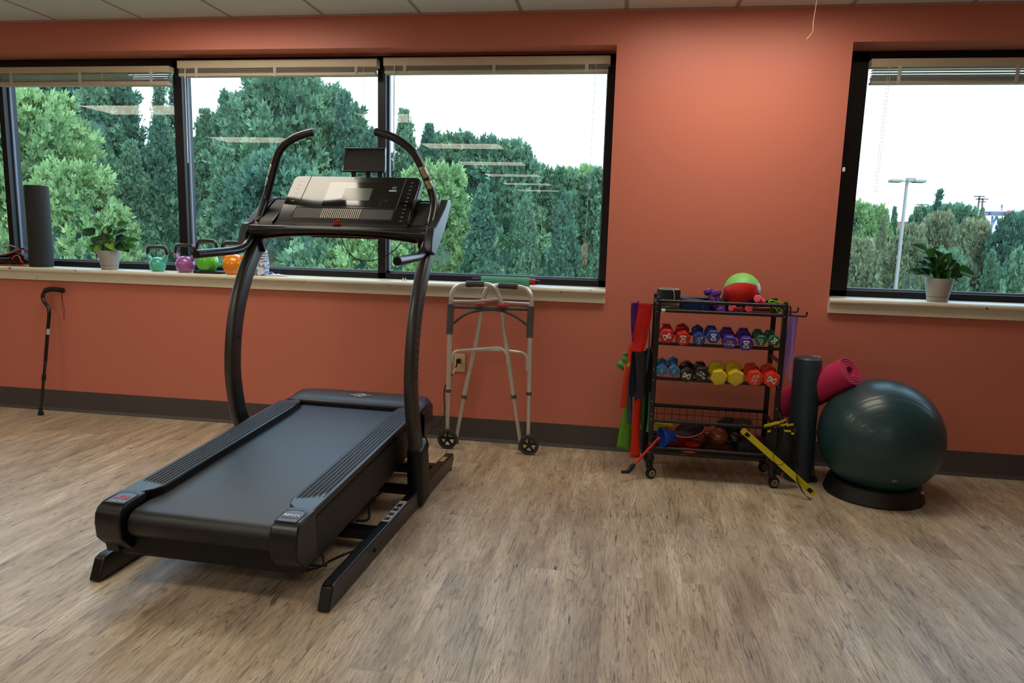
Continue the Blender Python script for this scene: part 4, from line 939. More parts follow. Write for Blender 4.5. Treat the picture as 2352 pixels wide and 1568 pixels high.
def dumbbell(fx, fy, rp, bx, by, rgb, rot, mark, label, group='dumbbells in the rack', yf=-.50, yb=-.30, mrot=0, name=None):
    A = on(fx, fy, yf); B_ = on(bx, by, yb); k = 1605.7/((A-CAM).dot(FW)); r = rp/k
    ax = (B_-A); ln = ax.length; ax.normalize()
    e = empty('dumbbell', (A+B_)/2); tag(e, label, 'dumbbell', group); o = e.location.copy()
    m = mat('vinyl_%d_%d_%d' % rgb, rgb, .28, spec=.5, coat=.25)
    sidev = ax.cross(V((0, 0, 1))).normalized()*-1 if ax.cross(V((0, 0, 1))).length > .1 else V((1, 0, 0))
    if sidev.x < 0: sidev = -sidev
    upv = ax.cross(sidev).normalized();
    if upv.z < 0: upv = -upv
    hl_ = min(.055, r*1.25)
    for c, s in ((A-o, 1), (B_-o, -1)):
        mb = MB(); rings = [(.86, 0), (1.0, .12), (1.0, .80), (.72, 1.0)]
        vs = []
        for sc_, t in rings:
            for x, y in hexo(r*sc_*1.04, rot): vs.append(c+sidev*x+upv*y+ax*(s*t*hl_-s*0))
        fs = [tuple(range(5, -1, -1)), tuple(range(18, 24))]
        for i in range(3):
            for j in range(6): fs.append((i*6+j, i*6+(j+1) % 6, i*6+6+(j+1) % 6, i*6+6+j))
        mb.add(vs, fs).build('head', m, e, bevel=r*.13, seg=3, angle=50)
    MB().tube([A-o+ax*hl_*.8, (A+B_)/2-o, B_-o-ax*hl_*.8], [r*.36, r*.42, r*.36], 14).build('handle', m, e)
    face = A-o-ax*.0006
    cr, sr = math.cos(mrot), math.sin(mrot); xd = sidev*cr+upv*sr; yd = upv*cr-sidev*sr
    Mx = basis(face, xd, yd)
    if mark == 'logo': hourglass(r*.42, Mx, e)
    elif mark: text(mark, r*.40, 'weight_marking', mat('print_pale_yellow', (232, 220, 110), .5) if rgb == YEL else WP, e, Mx, bold=.0002)
RED, BLU, PUR, GRN = (196, 24, 20), (24, 62, 150), (70, 40, 150), (8, 98, 62); LBL, BK, YEL, ORG = (28, 118, 178), (20, 20, 22), (222, 196, 22), (224, 50, 16)
h0 = 0; h1 = PI/6
dumbbell(1532, 773, 17.5, 1528, 756, RED, h0, 'logo', 'red dumbbell, leftmost of the upper tier', mrot=-1.2)
dumbbell(1569, 779, 17.5, 1566, 756, RED, h1*.6, 'logo', 'red dumbbell, second from the left on the upper tier')
dumbbell(1606, 780, 15, 1601, 757, BLU, h1, '5 lbs\n2.27 kgs', 'royal blue dumbbell with lettering beside the red pair', mrot=1.2)
dumbbell(1639, 774, 16, 1632, 759, BLU, h0, 'logo', 'royal blue dumbbell with hourglass mark, left of the purple pair')
dumbbell(1676, 788, 17.5, 1668, 763, PUR, h0, '7 lbs\n3.18 kgs', 'purple dumbbell with lettering on the upper tier')
dumbbell(1714, 791, 17.5, 1706, 765, PUR, h0, 'logo', 'purple dumbbell with hourglass mark on the upper tier')
dumbbell(1748, 783, 13.5, 1739, 765, GRN, h0, '3 lbs\n1.36 kgs', 'small dark green dumbbell beside the purple pair', mrot=-1.0)
dumbbell(1779, 783, 13.5, 1765, 768, GRN, h0, 'logo', 'small dark green dumbbell at the right end of the upper tier', mrot=-.6)
dumbbell(1520, 851, 13.2, 1520, 832, LBL, h1, '2 lbs', 'light blue dumbbell at the left end of the lower tier', mrot=1.5)
dumbbell(1548, 853, 13.2, 1545, 828, LBL, h1, '2 lbs', 'light blue dumbbell next to the black pair', mrot=1.3)
dumbbell(1577, 863, 17, 1577, 841, BK, h1, 'logo', 'black dumbbell with hourglass mark on the lower tier', mrot=1.3)
dumbbell(1612, 860, 18, 1606, 843, BK, h0, '8 lbs\n3.64 kgs', 'black dumbbell with lettering on the lower tier', mrot=-.5)
dumbbell(1651, 868, 19.5, 1644, 842, YEL, h1*.4, '9 lbs\n4.09 kgs', 'yellow dumbbell next to the black pair')
dumbbell(1690, 869, 19.5, 1683, 842, YEL, h1, '9 lbs\n4.09 kgs', 'yellow dumbbell next to the orange pair', mrot=.5)
dumbbell(1734, 870, 19.5, 1724, 847, ORG, h1*.5, '10 lbs\n4.55 kgs', 'orange red dumbbell with lettering on the lower tier', mrot=1.35)
dumbbell(1773, 873, 19.5, 1763, 849, ORG, h1*.9, 'logo', 'orange red dumbbell at the right end of the lower tier', mrot=1.2)

# top shelf load
def obj_on(name, label, cat, px, py, y, z=None, group=None):
    q = on(px, py, y); 
    if z is not None: q.z = z
    e = empty(name, q); tag(e, label, cat, group); return e, q
def cuff(px, pbot, y, wpx, hpx, mbody, mtrim, label, tilt=0, z=None):
    q = on(px, pbot, y); k = 1605.7/((q-CAM).dot(FW)); 
    if z is not None: q.z = z
    e = empty('ankle_weight', q, rot=(0, tilt, 0)); tag(e, label, 'ankle weight', 'wrap-on ankle weights on the rack')
    a, b = wpx/2/k, .05; h = hpx/k
    path = [V((a*math.cos(t)*(1-.12*math.sin(2*t)), b*math.sin(t), h/2)) for t in [2*PI*i/28 for i in range(28)]]
    pr_ = [(sa*.5*h, sb*.011) for sa, sb in ((-1, -.4), (-.85, -1), (.85, -1), (1, -.4), (1, .4), (.85, 1), (-.85, 1), (-1, .4))]
    MB().tube(path, 1, closed=True, prof=pr_, up=(0, 0, 1)).build('cuff', mbody, e)
    MB().tube([p+V((0, 0, h/2)) for p in path], .003, 6, closed=True).build('trim', mtrim, e)
    MB().tube(smooth_path([V((a*.35, -b-.012, h)), V((a*.5, -b-.014, h*.6)), V((a*.52, -b*.98-.014, 0))]), .0025, 6).build('trim', mtrim, e)
    return e
FB = mat('neoprene_black', (22, 22, 24), .7); FG = mat('trim_grey', (176, 178, 176), .6); FBL = mat('trim_blue', (36, 84, 176), .6); FNB = mat('neoprene_navy', (20, 40, 96), .65)
BG = mat('beige_fabric', (170, 160, 128), .8)
ez, q = obj_on('beige_roll', 'beige fabric roll under the black ankle weight', 'fabric roll', 1537, 712, -.36, ZTOP)
MB().tube([V((-.05, 0, .03)), V((.05, 0, .03))], .03, 24).tube([V((.05, 0, .03)), V((.051, 0, .03))], .02, 20).build('rolled_fabric', BG, ez)
MB().tube([V((.012, 0, .03)), V((.018, 0, .03))], .0306, 24).build('strap', FG, ez)
cuff(1535, 690, -.36, 42, 22, FB, FG, 'black ankle weight with light grey trim on the left of the top shelf', z=ZTOP+.06)
cuff(1592, 712, -.33, 66, 24, FNB, FBL, 'navy ankle weight with bright blue trim beside the purple dumbbells', tilt=.10, z=ZTOP)
ez, q = obj_on('ankle_weight', 'dark ankle weight lying flat behind the front rail, under the beige roll', 'ankle weight', 1530, 712, -.42, ZTOP, 'wrap-on ankle weights on the rack')
MB().box((-.01, 0, .012), (.07, .03, .022)).build('cuff', FB, ez, bevel=.008)
# ball
bc = on(1704, 667, -.33); br_ = .097; bc.z = max(bc.z, ZTOP+br_+.02)
ball = empty('soft_ball', bc); tag(ball, 'inflated play ball with green, red, white and blue panels on top of the rack', 'ball')
GRNB, REDB, WHB, BLB = mat('ball_green', (126, 206, 104), .45), mat('ball_red', (206, 28, 16), .45), mat('ball_white', (212, 214, 210), .45), mat('ball_blue', (20, 62, 120), .45)
# wedge panels about an axis pointing right and slightly to the viewer
axd = V((.86, -.42, .18)).normalized(); n1, n2 = frame_of(axd); e1 = V((0, 0, 1)) - axd*axd.z; e1.normalize(); e2 = axd.cross(e1)
def wedge(a0, a1, m, nm='panel'):
    def fn(i, j):
        a = math.radians(a0+(a1-a0)*i); t = PI*j; return (e1*math.cos(a)+e2*math.sin(a))*(br_*math.sin(t))+axd*(br_*math.cos(t))
    MB().grid(fn, 10, 24).build(nm, m, ball)
s_ = 1 if e2.y < 0 else -1
for a0, a1, m in ((-48, 62, GRNB), (62, 132, REDB), (132, 190, BLB), (190, 250, WHB), (250, 312, BLB)): wedge(s_*a0, s_*a1, m)
def seamline(a):
    a = math.radians(a*s_); MB().tube([(e1*math.cos(a)+e2*math.sin(a))*(br_*1.002*math.sin(PI*t/24))+axd*(br_*1.002*math.cos(PI*t/24)) for t in range(25)], .0012, 5).build('seam', WHB, ball)
seamline(-48); seamline(62)
MB().lathe([(0, .002), (.012, .0015), (.024, -.001), (.03, -.004)], 24, axd*(br_), axd).build('valve_disc', WHB, ball)
# small free dumbbells on the shelf
def freebell(p, d_, ln, r, rgb, label, group):
    e = empty('dumbbell', p); tag(e, label, 'dumbbell', group); m = mat('vinyl_%d_%d_%d' % rgb, rgb, .3, spec=.5, coat=.25); d_ = V(d_).normalized()
    s, t = frame_of(d_)
    for sgn in (-1, 1):
        vs = []; c = d_*(sgn*ln/2)
        for sc_, w in ((.85, 0), (1, -.12), (1, -.75), (.7, -1)):
            for x, y in hexo(r*sc_, .2): vs.append(c+s*x+t*y+d_*(sgn*w*r*1.1))
        fs = [tuple(range(5, -1, -1)), tuple(range(18, 24))]+[(i*6+j, i*6+(j+1) % 6, i*6+6+(j+1) % 6, i*6+6+j) for i in range(3) for j in range(6)]
        MB().add(vs, fs).build('head', m, e, bevel=r*.14, seg=2)
    MB().tube([d_*(-ln/2+r*.8), d_*(ln/2-r*.8)], r*.45, 12).build('handle', m, e)
VI = (104, 52, 150)
freebell(on(1635, 688, -.30), (-.45, .35, 1), .125, .028, VI, 'small violet dumbbell propped up, left of two on the top shelf', 'small violet dumbbells')
freebell(on(1650, 693, -.36), (-.30, .2, 1), .125, .028, VI, 'small violet dumbbell propped up, right of two and nearer the ball', 'small violet dumbbells')
PK = (240, 84, 110)
freebell(on(1745, 690, -.38), (-.5, -1.2, .3), .13, .023, PK, 'small pink dumbbell resting highest, against the play ball', 'small pink dumbbells')
freebell(on(1692, 709, -.40), (-.6, -.6, .12), .10, .0225, PK, 'small pink dumbbell lying below the left of the play ball', 'small pink dumbbells')
freebell(on(1718, 709, -.36), (-.1, -1, .1), .12, .0235, PK, 'small pink dumbbell lying below the middle of the play ball', 'small pink dumbbells')
# dark cone behind ball
ez, q = obj_on('small_cone', 'dark purple cone standing just left of the play ball', 'cone', 1664, 712, -.26, ZTOP)
MB().lathe([(.046, 0), (.046, .004), (.03, .02), (.008, .125), (.0, .126)], 20).build('cone_body', mat('cone_aubergine', (60, 34, 48), .5), ez)
# red folded band + green handles
ez, q = obj_on('folded_band', 'folded dark red band at the right of the top shelf', 'exercise band', 1751, 716, -.40, ZTOP)
MB().tube(smooth_path([V((-.05, 0, .006)), V((.04, .0, .006)), V((.05, 0, .02)), V((.03, 0, .03)), V((-.04, 0, .026)), V((-.05, 0, .036)), V((.02, 0, .044)), V((.045, 0, .055))]), 1, prof=[(.002, -.02), (.002, .02), (-.002, .02), (-.002, -.02)], up=(0, 0, 1)).build('band', mat('band_crimson', (150, 22, 22), .5), ez)
ez, q = obj_on('tube_band', 'lime green resistance tube with handles at the right end of the top shelf', 'resistance tube', 1782, 718, -.40, ZTOP)
LI = mat('tube_lime', (122, 196, 40), .4); K = 1605.7/3.95
def G(px, py, d=0): return on(px, py, -.40+d)-q
MB().tube(smooth_path([G(1766, 692), G(1773, 690), G(1780, 691), G(1781, 695), G(1773, 696), G(1766, 694), G(1770, 690, .01), G(1783, 692), G(1791, 696), G(1789, 699)], 5), .004, 8).tube(smooth_path([G(1780, 699), G(1786, 694), G(1793, 697)], 5), .004, 8).build('tube', LI, ez)
MB().tube([G(1768, 712), G(1776, 706)], .010, 12).tube([G(1789, 707), G(1791, 716)], .010, 12).build('grip', mat('grip_green', (62, 130, 40), .5), ez)
MB().tube(smooth_path([G(1767, 720), G(1771, 708), G(1779, 706), G(1784, 714), G(1788, 719)], 5), .0035, 8).build('handle_strap', LI, ez)

# ------------------------------------------------------------------ bands hanging from the hooks
def band(name, label, cat, L_, R_, y0, rgb, dy=.012, group=None, open_=False, m=None):
    "L_, R_: left and right edge points; front strand, hem, back strand"
    m = m or mat('band_%d_%d_%d' % rgb, rgb, .5, spec=.35)
    n = len(L_)
    Lp = smooth_path([on(x, y, y0-.004*math.sin(i*1.7)) for i, (x, y) in enumerate(L_)], 5); Rp = smooth_path([on(x, y, y0+.004*math.sin(i*1.3)) for i, (x, y) in enumerate(R_)], 5)
    o0 = (Lp[0]+Rp[0])/2; e = empty(name, o0); tag(e, label, cat, group or 'stretch bands hanging on the left of the rack')
    def mk(off, nm):
        vs = []; fs = []
        for i, (a, b) in enumerate(zip(Lp, Rp)):
            w = off*min(1, i/3)*min(1, (len(Lp)-1-i)/3)
            for k in range(4):
                t = k/3; vs.append(a.lerp(b, t)+V((0, w+.003*math.sin(t*PI)*math.sin(i*.5), 0))-o0)
        for i in range(len(Lp)-1):
            for k in range(3): fs.append((i*4+k, i*4+k+1, i*4+k+5, i*4+k+4))
        MB().add(vs, fs).build(nm, m, e, solid=.0016)
    mk(0, 'front_strand')
    if not open_: mk(dy, 'back_strand')
    return e
band('stretch_band', 'deep purple loop band behind the wide red one', 'stretch band', [(1450, 695), (1449, 720), (1450, 760), (1452, 785)], [(1467, 694), (1467, 720), (1466, 760), (1458, 786)], -.36, (74, 26, 120))
re_ = band('stretch_band', 'wide bright red loop band hung nearest the viewer', 'stretch band', [(1467, 694), (1464, 722), (1458, 750), (1455, 780), (1449, 807)], [(1499.5, 700), (1497, 725), (1490, 752), (1486, 782), (1477, 809)], -.52, (206, 26, 18))
MB().tube([on(x, y, -.42)-re_.location for x, y in ((1458, 760), (1446, 790), (1444, 805), (1450, 807))], 1, prof=[(.0009, -.012), (.0009, .012), (-.0009, .012), (-.0009, -.012)], up=(0, 0, 1)).build('inner_strand', mat('band_206_26_18', (206, 26, 18), .5), re_)
band('stretch_band', 'narrow orange band reaching down to mid height at the far left', 'stretch band', [(1474, 704), (1466, 740), (1457, 775), (1444, 807), (1438, 840), (1431, 880), (1424, 936)], [(1484, 704), (1474, 740), (1464, 775), (1451, 808), (1449, 840), (1443, 880), (1438, 936)], -.40, (226, 58, 14))
band('stretch_band', 'light green wide band hanging low at far left behind the orange one', 'stretch band', [(1440, 870), (1434, 930), (1424, 980), (1416, 1027)], [(1452, 870), (1453, 930), (1450, 980), (1447, 1036)], -.30, (98, 160, 48))
band('stretch_band', 'slate blue narrow band beside the orange band', 'stretch band', [(1451, 790), (1446, 850), (1441, 910), (1440, 972)], [(1460, 790), (1455, 850), (1452, 910), (1452, 974)], -.34, (62, 84, 108))
band('stretch_band', 'dark navy band right of the narrow orange band', 'stretch band', [(1452, 800), (1451, 840), (1447, 880), (1445, 910)], [(1466, 800), (1464, 840), (1460, 880), (1457, 911)], -.37, (16, 34, 62))
band('stretch_band', 'charcoal violet wide band hanging below the red loop', 'stretch band', [(1457, 805), (1460, 850), (1460, 890), (1456, 922)], [(1486, 805), (1484, 850), (1485, 885), (1482, 908)], -.44, (42, 38, 54))
band('stretch_band', 'long orange red band reaching almost to the floor', 'stretch band', [(1462, 850), (1456, 920), (1452, 980), (1447, 1050)], [(1472, 850), (1472, 920), (1470, 980), (1470, 1052)], -.36, (214, 44, 12))
band('stretch_band', 'dark green narrow band between the long orange band and the black one', 'stretch band', [(1471, 905), (1471, 940), (1471, 965), (1473, 986)], [(1483, 905), (1481, 940), (1480, 965), (1477, 988)], -.34, (44, 104, 66))
band('stretch_band', 'black long band hanging beside the rack post', 'stretch band', [(1483, 800), (1481, 900), (1477, 1000), (1474, 1050)], [(1496, 800), (1494, 900), (1489, 1000), (1489, 1048)], -.30, (16, 16, 18))
band('stretch_band', 'mint green narrow band hanging directly beside the rack post', 'stretch band', [(1491, 900), (1489, 940), (1487, 970), (1484, 992)], [(1497, 900), (1495, 940), (1494, 970), (1494, 993)], -.36, (66, 150, 104))
band('stretch_band', 'pale blue narrow band showing behind the charcoal violet one', 'stretch band', [(1490, 740), (1489, 800), (1481, 850), (1472, 870)], [(1493, 740), (1493, 800), (1487, 850), (1479, 873)], -.38, (84, 116, 140))
kn = on(1428, 832, -.34); ke = empty('knotted_band', kn); tag(ke, 'green knotted band flap sticking out at the far left of the rack', 'stretch band', 'stretch bands hanging on the left of the rack')
KG = mat('band_66_170_96', (72, 168, 92), .5)
U_ = lambda px, py, y=-.34: on(px, py, y)-kn
MB().add([U_(1413, 838), U_(1428, 826, -.36), U_(1434, 852), U_(1430, 838, -.37)], [(0, 1, 3), (0, 3, 2), (1, 2, 3)]).add([U_(1432, 813), U_(1441, 813), U_(1438, 836, -.36), U_(1427, 828, -.33)], [(0, 1, 2, 3)]).build('flap', KG, ke, solid=.002)
MB().tube(smooth_path([U_(1432, 814), U_(1437, 812, -.35), U_(1441, 815), U_(1437, 828), U_(1430, 830)]), .005, 8).build('knot', KG, ke)
MB().add([U_(1439, 838, -.41), U_(1447, 831, -.41), U_(1447, 842, -.41), U_(1443, 846, -.41)], [(0, 1, 2, 3)]).build('loose_end', mat('band_150_210_60', (140, 200, 60), .5), ke, solid=.002)
# lavender bands on the right
g2 = 'lavender bands on the right of the rack'
band('stretch_band', 'lavender band on the right-hand hook, front strand of the pair nearest the rack', 'stretch band', [(1813, 713), (1812, 740), (1803, 780), (1800, 810), (1795, 850), (1792, 900), (1785, 916)], [(1823, 721), (1822, 745), (1817, 780), (1812, 815), (1806, 845), (1798, 885), (1788, 915)], -.44, (164, 126, 206), group=g2)
band('stretch_band', 'lavender band on the right-hand hook, outer one reaching behind the tall roller', 'stretch band', [(1822, 722), (1820, 750), (1817, 790), (1814, 830), (1812, 880)], [(1834, 724), (1831, 745), (1825, 790), (1820, 830), (1817, 880)], -.47, (158, 118, 200), group=g2)

# ------------------------------------------------------------------ basket contents
def item(name, label, cat, px, py, y, z=None, group=None): return obj_on(name, label, cat, px, py, y, z, group)
BZ = ZBK-.014
def cone(px, py, y, d_, r, h, rgb, label, group='training cones in the basket'):
    e, q = item('training_cone', label, 'cone', px, py, y, group=group); m = mat('cone_%d_%d_%d' % rgb, rgb, .4)
    d_ = V(d_).normalized()
    MB().lathe([(r, 0), (r*1.02, .002), (r*.96, .01), (r*.2, h), (r*.14, h), (r*.88, .012), (r*.93, .0), (r, 0)], 24, (0, 0, 0), d_).build('cone_shell', m, e)
    return e
cone(1519, 1004, -.43, (.9, .35, .08), .058, .13, (18, 80, 190), 'blue cone lying with its open end to the viewer at the left of the basket')
cone(1530, 1005, -.36, (.95, .3, -.05), .062, .15, (206, 34, 18), 'red cone lying just behind the blue cone')
e, q = item('training_cone', 'yellow cone with a square base behind the blue cone', 'cone', 1528, 983, -.30, group='training cones in the basket')
ym = mat('cone_200_214_30', (206, 214, 34), .4)
MB().box((0, 0, 0), (.125, .012, .055), rot=(.2, .18, .1)).build('square_base', ym, e, bevel=.004)
MB().lathe([(.045, 0), (.01, .13), (0, .13)], 20, (0, .01, 0), (.1, 1, -.1)).build('cone_shell', ym, e)
def ball_(px, py, y, r, rgb, label, rough=.2):
    q = on(px, py, y); o = MB().sphere((0, 0, 0), r, 28).build('medicine_ball', mat('ball_%d_%d_%d' % rgb, rgb, rough, spec=.6, coat=.3, var=.25, vscale=8), None); o.location = q; tag(o, label, 'ball', 'balls in the rack basket'); return o
ball_(1651, 1003, -.33, .055, (132, 62, 26), 'shiny orange brown ball in the middle of the basket')
ball_(1604, 1005, -.31, .048, (128, 66, 40), 'dull brown ball left of the shiny brown ball')
ball_(1688, 1006, -.36, .036, (20, 20, 22), 'black ball right of the shiny brown ball', .15)
def racket(px, py, y, rx, ry, tilt, label, seedtxt=None):
    e, q = item('racket', label, 'racket', px, py, y, group='rackets in the rack basket')
    R_ = Euler(tilt).to_matrix()
    MB().tube([R_ @ V((rx*math.cos(t), ry*math.sin(t), 0)) for t in [2*PI*i/40 for i in range(40)]], .0038, 8, closed=True).build('racket_rim', mat('rim_pink', (226, 96, 110), .3), e)
    MB().add([R_ @ V((rx*.97*math.cos(2*PI*i/40), ry*.97*math.sin(2*PI*i/40), 0)) for i in range(40)], [tuple(range(40))]).build('racket_cover', mat('cover_black', (20, 20, 22), .55), e, solid=.003)
    MB().tube([R_ @ V((rx, 0, 0)), R_ @ V((rx+.08, 0, 0))], .005, 8).build('racket_shaft', RUB, e)
    return e, R_
e, R_ = racket(1583, 986, -.40, .085, .055, (.55, -.25, .12), 'black covered racket with a pink rim lying on top in the basket')
text('SPORTIME', .014, 'cover_lettering', mat('dim_print', (90, 88, 84), .5), e, Matrix.Translation(R_ @ V((0, .01, .003))) @ R_.to_4x4())
racket(1578, 1031, -.38, .07, .05, (.25, -.2, .3), 'racket with a pink rim at the bottom of the basket')
for px, py, w, lb in ((1590, 1028, .07, 'red disc lying at the bottom of the basket, upper of two'), (1582, 1040, .09, 'red disc under the front basket rail, lower of two')):
    q = on(px, py, -.42 if py > 1035 else -.38); o = MB().lathe([(0, 0), (w*.6, 0), (w*.62, .006), (w*.5, .012), (0, .012)], 24).build('flying_disc', mat('disc_red', (196, 36, 18), .4), None); o.location = (q.x, q.y, BZ if py > 1035 else BZ+.02); tag(o, lb, 'disc', 'red discs in the basket')
e, q = item('black_pouch', 'soft black pouch sticking up over the back of the basket', 'pouch', 1672, 974, -.27)
MB().grid(lambda i, j: V(((i-.5)*.14, -.02+.05*math.sin(PI*i)*0+.03*j, .055*math.sin(PI*min(1, max(0, i)))**.6*(1 if j < .5 else .95)-.01-.05*(abs(j-.5)*2)**3)), 14, 8).build('pouch_body', mat('pouch_fabric', (18, 18, 20), .7), e, solid=.006)
MB().box((0, .0, -.03), (.13, .05, .07)).build('pouch_base', mat('pouch_fabric', (18, 18, 20), .7), e, bevel=.012)
e, q = item('resistance_strap', 'dark strap loop lying beside the black pouch', 'strap', 1706, 974, -.30)
MB().tube(smooth_path([V((-.045, 0, -.03)), V((-.035, 0, .008)), V((0, .0, .02)), V((.035, 0, .012)), V((.04, 0, -.02))]), 1, prof=[(.004, -.016), (.004, .016), (-.004, .016), (-.004, -.016)], up=(0, 1, 0)).build('strap_loop', mat('strap_olive', (56, 48, 34), .5), e)
e, q = item('black_bag', 'large black bag filling the right half of the basket', 'bag', 1735, 1020, -.34)
MB().box((0, 0, -.012), (.22, .18, .085)).build('bag_body', mat('pouch_fabric', (18, 18, 20), .7), e, bevel=.03, seg=4)
e, q = item('brown_ball_low', 'x', 'ball', 1640, 1030, -.30) if False else (None, None)
# red tube with curved black end on the floor
r0, r1 = at(1493, 1050, 'z', .03), at(1457, 1072, 'z', .03)
a = on(1493, 1027.5, -.49); b_ = on(1457, 1066.6, -.53); c1 = on(1452, 1071, -.54); c2 = on(1443, 1082, -.56); c3 = on(1427, 1083, -.57)
e = empty('reaching_tool', (b_.x, b_.y, 0)); tag(e, 'red rod with a curved black end sticking out at the lower left of the rack', 'reaching tool'); o = e.location.copy()
for p in (b_, c1, c2, c3): p.z = max(p.z, .012)
MB().tube([a-o+(a-b_)*.6, b_-o], .0075, 12).build('rod', mat('rod_red', (204, 32, 20), .35), e)
MB().tube(smooth_path([b_-o, c1-o, c2-o, c3-o], 5), [.011]*4+[.013]*4+[.012]*4+[.009]*4, 12).build('curved_end', RUB, e)

# agility ladder: one long yellow rung hanging out, the rest bundled
YR = mat('rung_yellow', (216, 204, 26), .42); KW = mat('webbing_black2', (14, 14, 15), .75)
la, lb_ = on(1708, 990, -.50), on(1868, 1142, -.60)
e = empty('agility_ladder', (lb_.x, lb_.y, 0)); tag(e, 'yellow and black agility ladder bundled beside the rack, one yellow rung slanting to the floor', 'agility ladder'); o = e.location.copy()
lb_.z = .03; la = on(1709, 991, -.52); d = (lb_-la).normalized(); s = V((0, -.2, 1)); s = (s-d*s.dot(d)).normalized(); nn = d.cross(s)
def rung(A, B_, w, parent=e, name='rung', m=YR):
    d = (B_-A).normalized(); s = V((.3, -.5, 1)); s = (s-d*s.dot(d)).normalized(); nn = d.cross(s); ln = (B_-A).length
    return MB().prism([(x+ln/2, y) for x, y in rrect(ln, w, .006)], lambda p, q, k: A-o+d*p+s*q+nn*k, -.0015, .0015).build(name, m, parent, smooth=False)
rg = rung(la-d*.015, lb_+d*.01, .038)
for t in (.05, .95):
    p = la.lerp(lb_, t)-o; m_ = (V((.3, -.5, 1))-d*V((.3, -.5, 1)).dot(d)).normalized(); n3 = d.cross(m_)
    MB().box(p, (.026, .024, .0065), rot=Matrix((d, m_, n3)).transposed()).build('strap_slot', KW, rg)
for t0, t1, off in ((.62, .93, .02),):
    MB().tube(smooth_path([on(1822, 1040, -.56)-o, on(1828, 1085, -.58)-o, on(1834, 1110, -.60)-o, on(1848, 1135, -.62)-o, on(1862, 1146, -.62)-o]), 1, prof=[(.001, -.008), (.001, .008), (-.001, .008), (-.001, -.008)], up=(1, 0, 0)).build('webbing', KW, e)
MB().tube(smooth_path([on(1778, 1035, -.56)-o, on(1776, 1055, -.58)-o, on(1784, 1066, -.59)-o, on(1796, 1067, -.59)-o, on(1801, 1060, -.58)-o]), .0016, 6).build('cord', KW, e)
R_ = random.Random(11)
for k in range(9):
    px = 1775+R_.uniform(-6, 48); A = on(px, 985+R_.uniform(-4, 8), -.52+R_.uniform(0, .08)); B_ = on(px+R_.uniform(-8, 14), 1075+R_.uniform(-20, 22), -.50+R_.uniform(0, .08)); B_.z = max(.02, B_.z)
    M_ = (A+B_)/2+V((R_.uniform(-.02, .02), 0, 0))
    MB().tube(smooth_path([A-o, M_-o, B_-o], 6), 1, prof=[(.001, -.018), (.001, .018), (-.001, .018), (-.001, -.018)], up=(.3, 1, 0)).build('webbing', KW, e)
MB().grid(lambda i, j: on(1778+54*i, 985+88*j, -.47)-o+V((0, .012*math.sin(i*9)+.012*math.sin(j*5+i*4), 0)), 14, 10).build('bundled_webbing', KW, e, solid=.012)
for a_, b_ in (((1755, 978), (1790, 970)), ((1786, 972), (1806, 963)), ((1793, 977), (1810, 973)), ((1806, 977), (1823, 974)), ((1801, 989), (1817, 990)), ((1817, 995), (1824, 996)), ((1763, 991), (1770, 989))):
    rung(on(*a_, -.53), on(*b_, -.55), .010 if a_[0] > 1760 else .016)
# tall roller, yoga mat, big ball
q = at(1836, 1090, 'z', 0)
SLATE = mat('slate_vinyl', (44, 62, 76), .42, spec=.45, bump=.15, bscale=350)
tr_ = empty('foam_roller', (1.055, -.295, 0)); tag(tr_, 'tall slate blue foam roller standing on the floor between the rack and the ball', 'foam roller')
MB().lathe([(.0, 0), (.067, 0), (.072, .005), (.0735, .018), (.0735, .680), (.071, .694), (.062, .702), (0, .705)], 44).build('roller_body', SLATE, tr_)
MB().box((.042, .03, .706), (.035, .012, .0012), rot=(0, 0, -.4)).box((.060, .022, .701), (.010, .012, .012), rot=(0, .8, -.4)).build('white_tag', WHITE, tr_)
e = empty('cord_bundle', (at(1872, 1095, 'z', 0).x, -.34, 0)); tag(e, 'thin black cords with a flat black foot beside the tall slate roller', 'cord bundle'); o = e.location.copy()
MB().tube(smooth_path([on(1866, 984, -.36)-o, on(1876, 990, -.36)-o, on(1873, 1004, -.36)-o, on(1869, 1050, -.36)-o, on(1868, 1095, -.36)-o]), .004, 8).tube(smooth_path([on(1868, 996, -.35)-o, on(1864, 1040, -.35)-o, on(1861, 1095, -.35)-o]), .004, 8).tube(smooth_path([on(1876, 990, -.36)-o, on(1868, 996, -.36)-o]), .004, 8).build('cord', RUB, e)
fz = at(1858, 1103, 'z', .0)-o
MB().box(fz+V((0, .0, .014)), (.075, .06, .026)).build('foot', RUB, e, bevel=.008)
# exercise ball
BC = V((1.418, -.43, .316)); BR = .307
eb = empty('exercise_ball', (BC.x, BC.y, BC.z)); tag(eb, 'big dark teal exercise ball resting in a black ring stand', 'exercise ball')
TEAL = mat('ball_teal', (30, 64, 70), .36, spec=.5, coat=.1)
prof = []; NB = 150; axis = (on(2052, 1046, -.72)-BC).normalized()*-1
for i in range(NB+1):
    t = PI*i/NB; r = BR; g = 0
    for c_ in range(0, 5):
        tc_ = .42+c_*.15
        g = max(g, math.exp(-((t-tc_)/.010)**2))
    r -= .0014*g; prof.append((max(0, r*math.sin(t)), -r*math.cos(t)))
MB().lathe(prof, 72, (0, 0, 0), axis).build('ball_skin', TEAL, eb, angle=80)
qd = (on(2050, 1091, -.66)-BC).normalized(); qx, qy = frame_of(qd)
MB().add([qd*(BR+.0008)+qx*x+qy*y for x, y in ((-.012, -.004), (-.002, -.010), (.014, -.004), (.010, .006), (-.004, .008), (-.014, .004))], [(0, 1, 2, 3, 4, 5)]).build('scuff_patch', mat('scuff_tan', (172, 128, 100), .7), eb, smooth=False)
rs_ = empty('ball_ring_stand', (BC.x-.01, BC.y-.01, 0)); tag(rs_, 'black ring stand on the floor under the big exercise ball', 'ball stand')
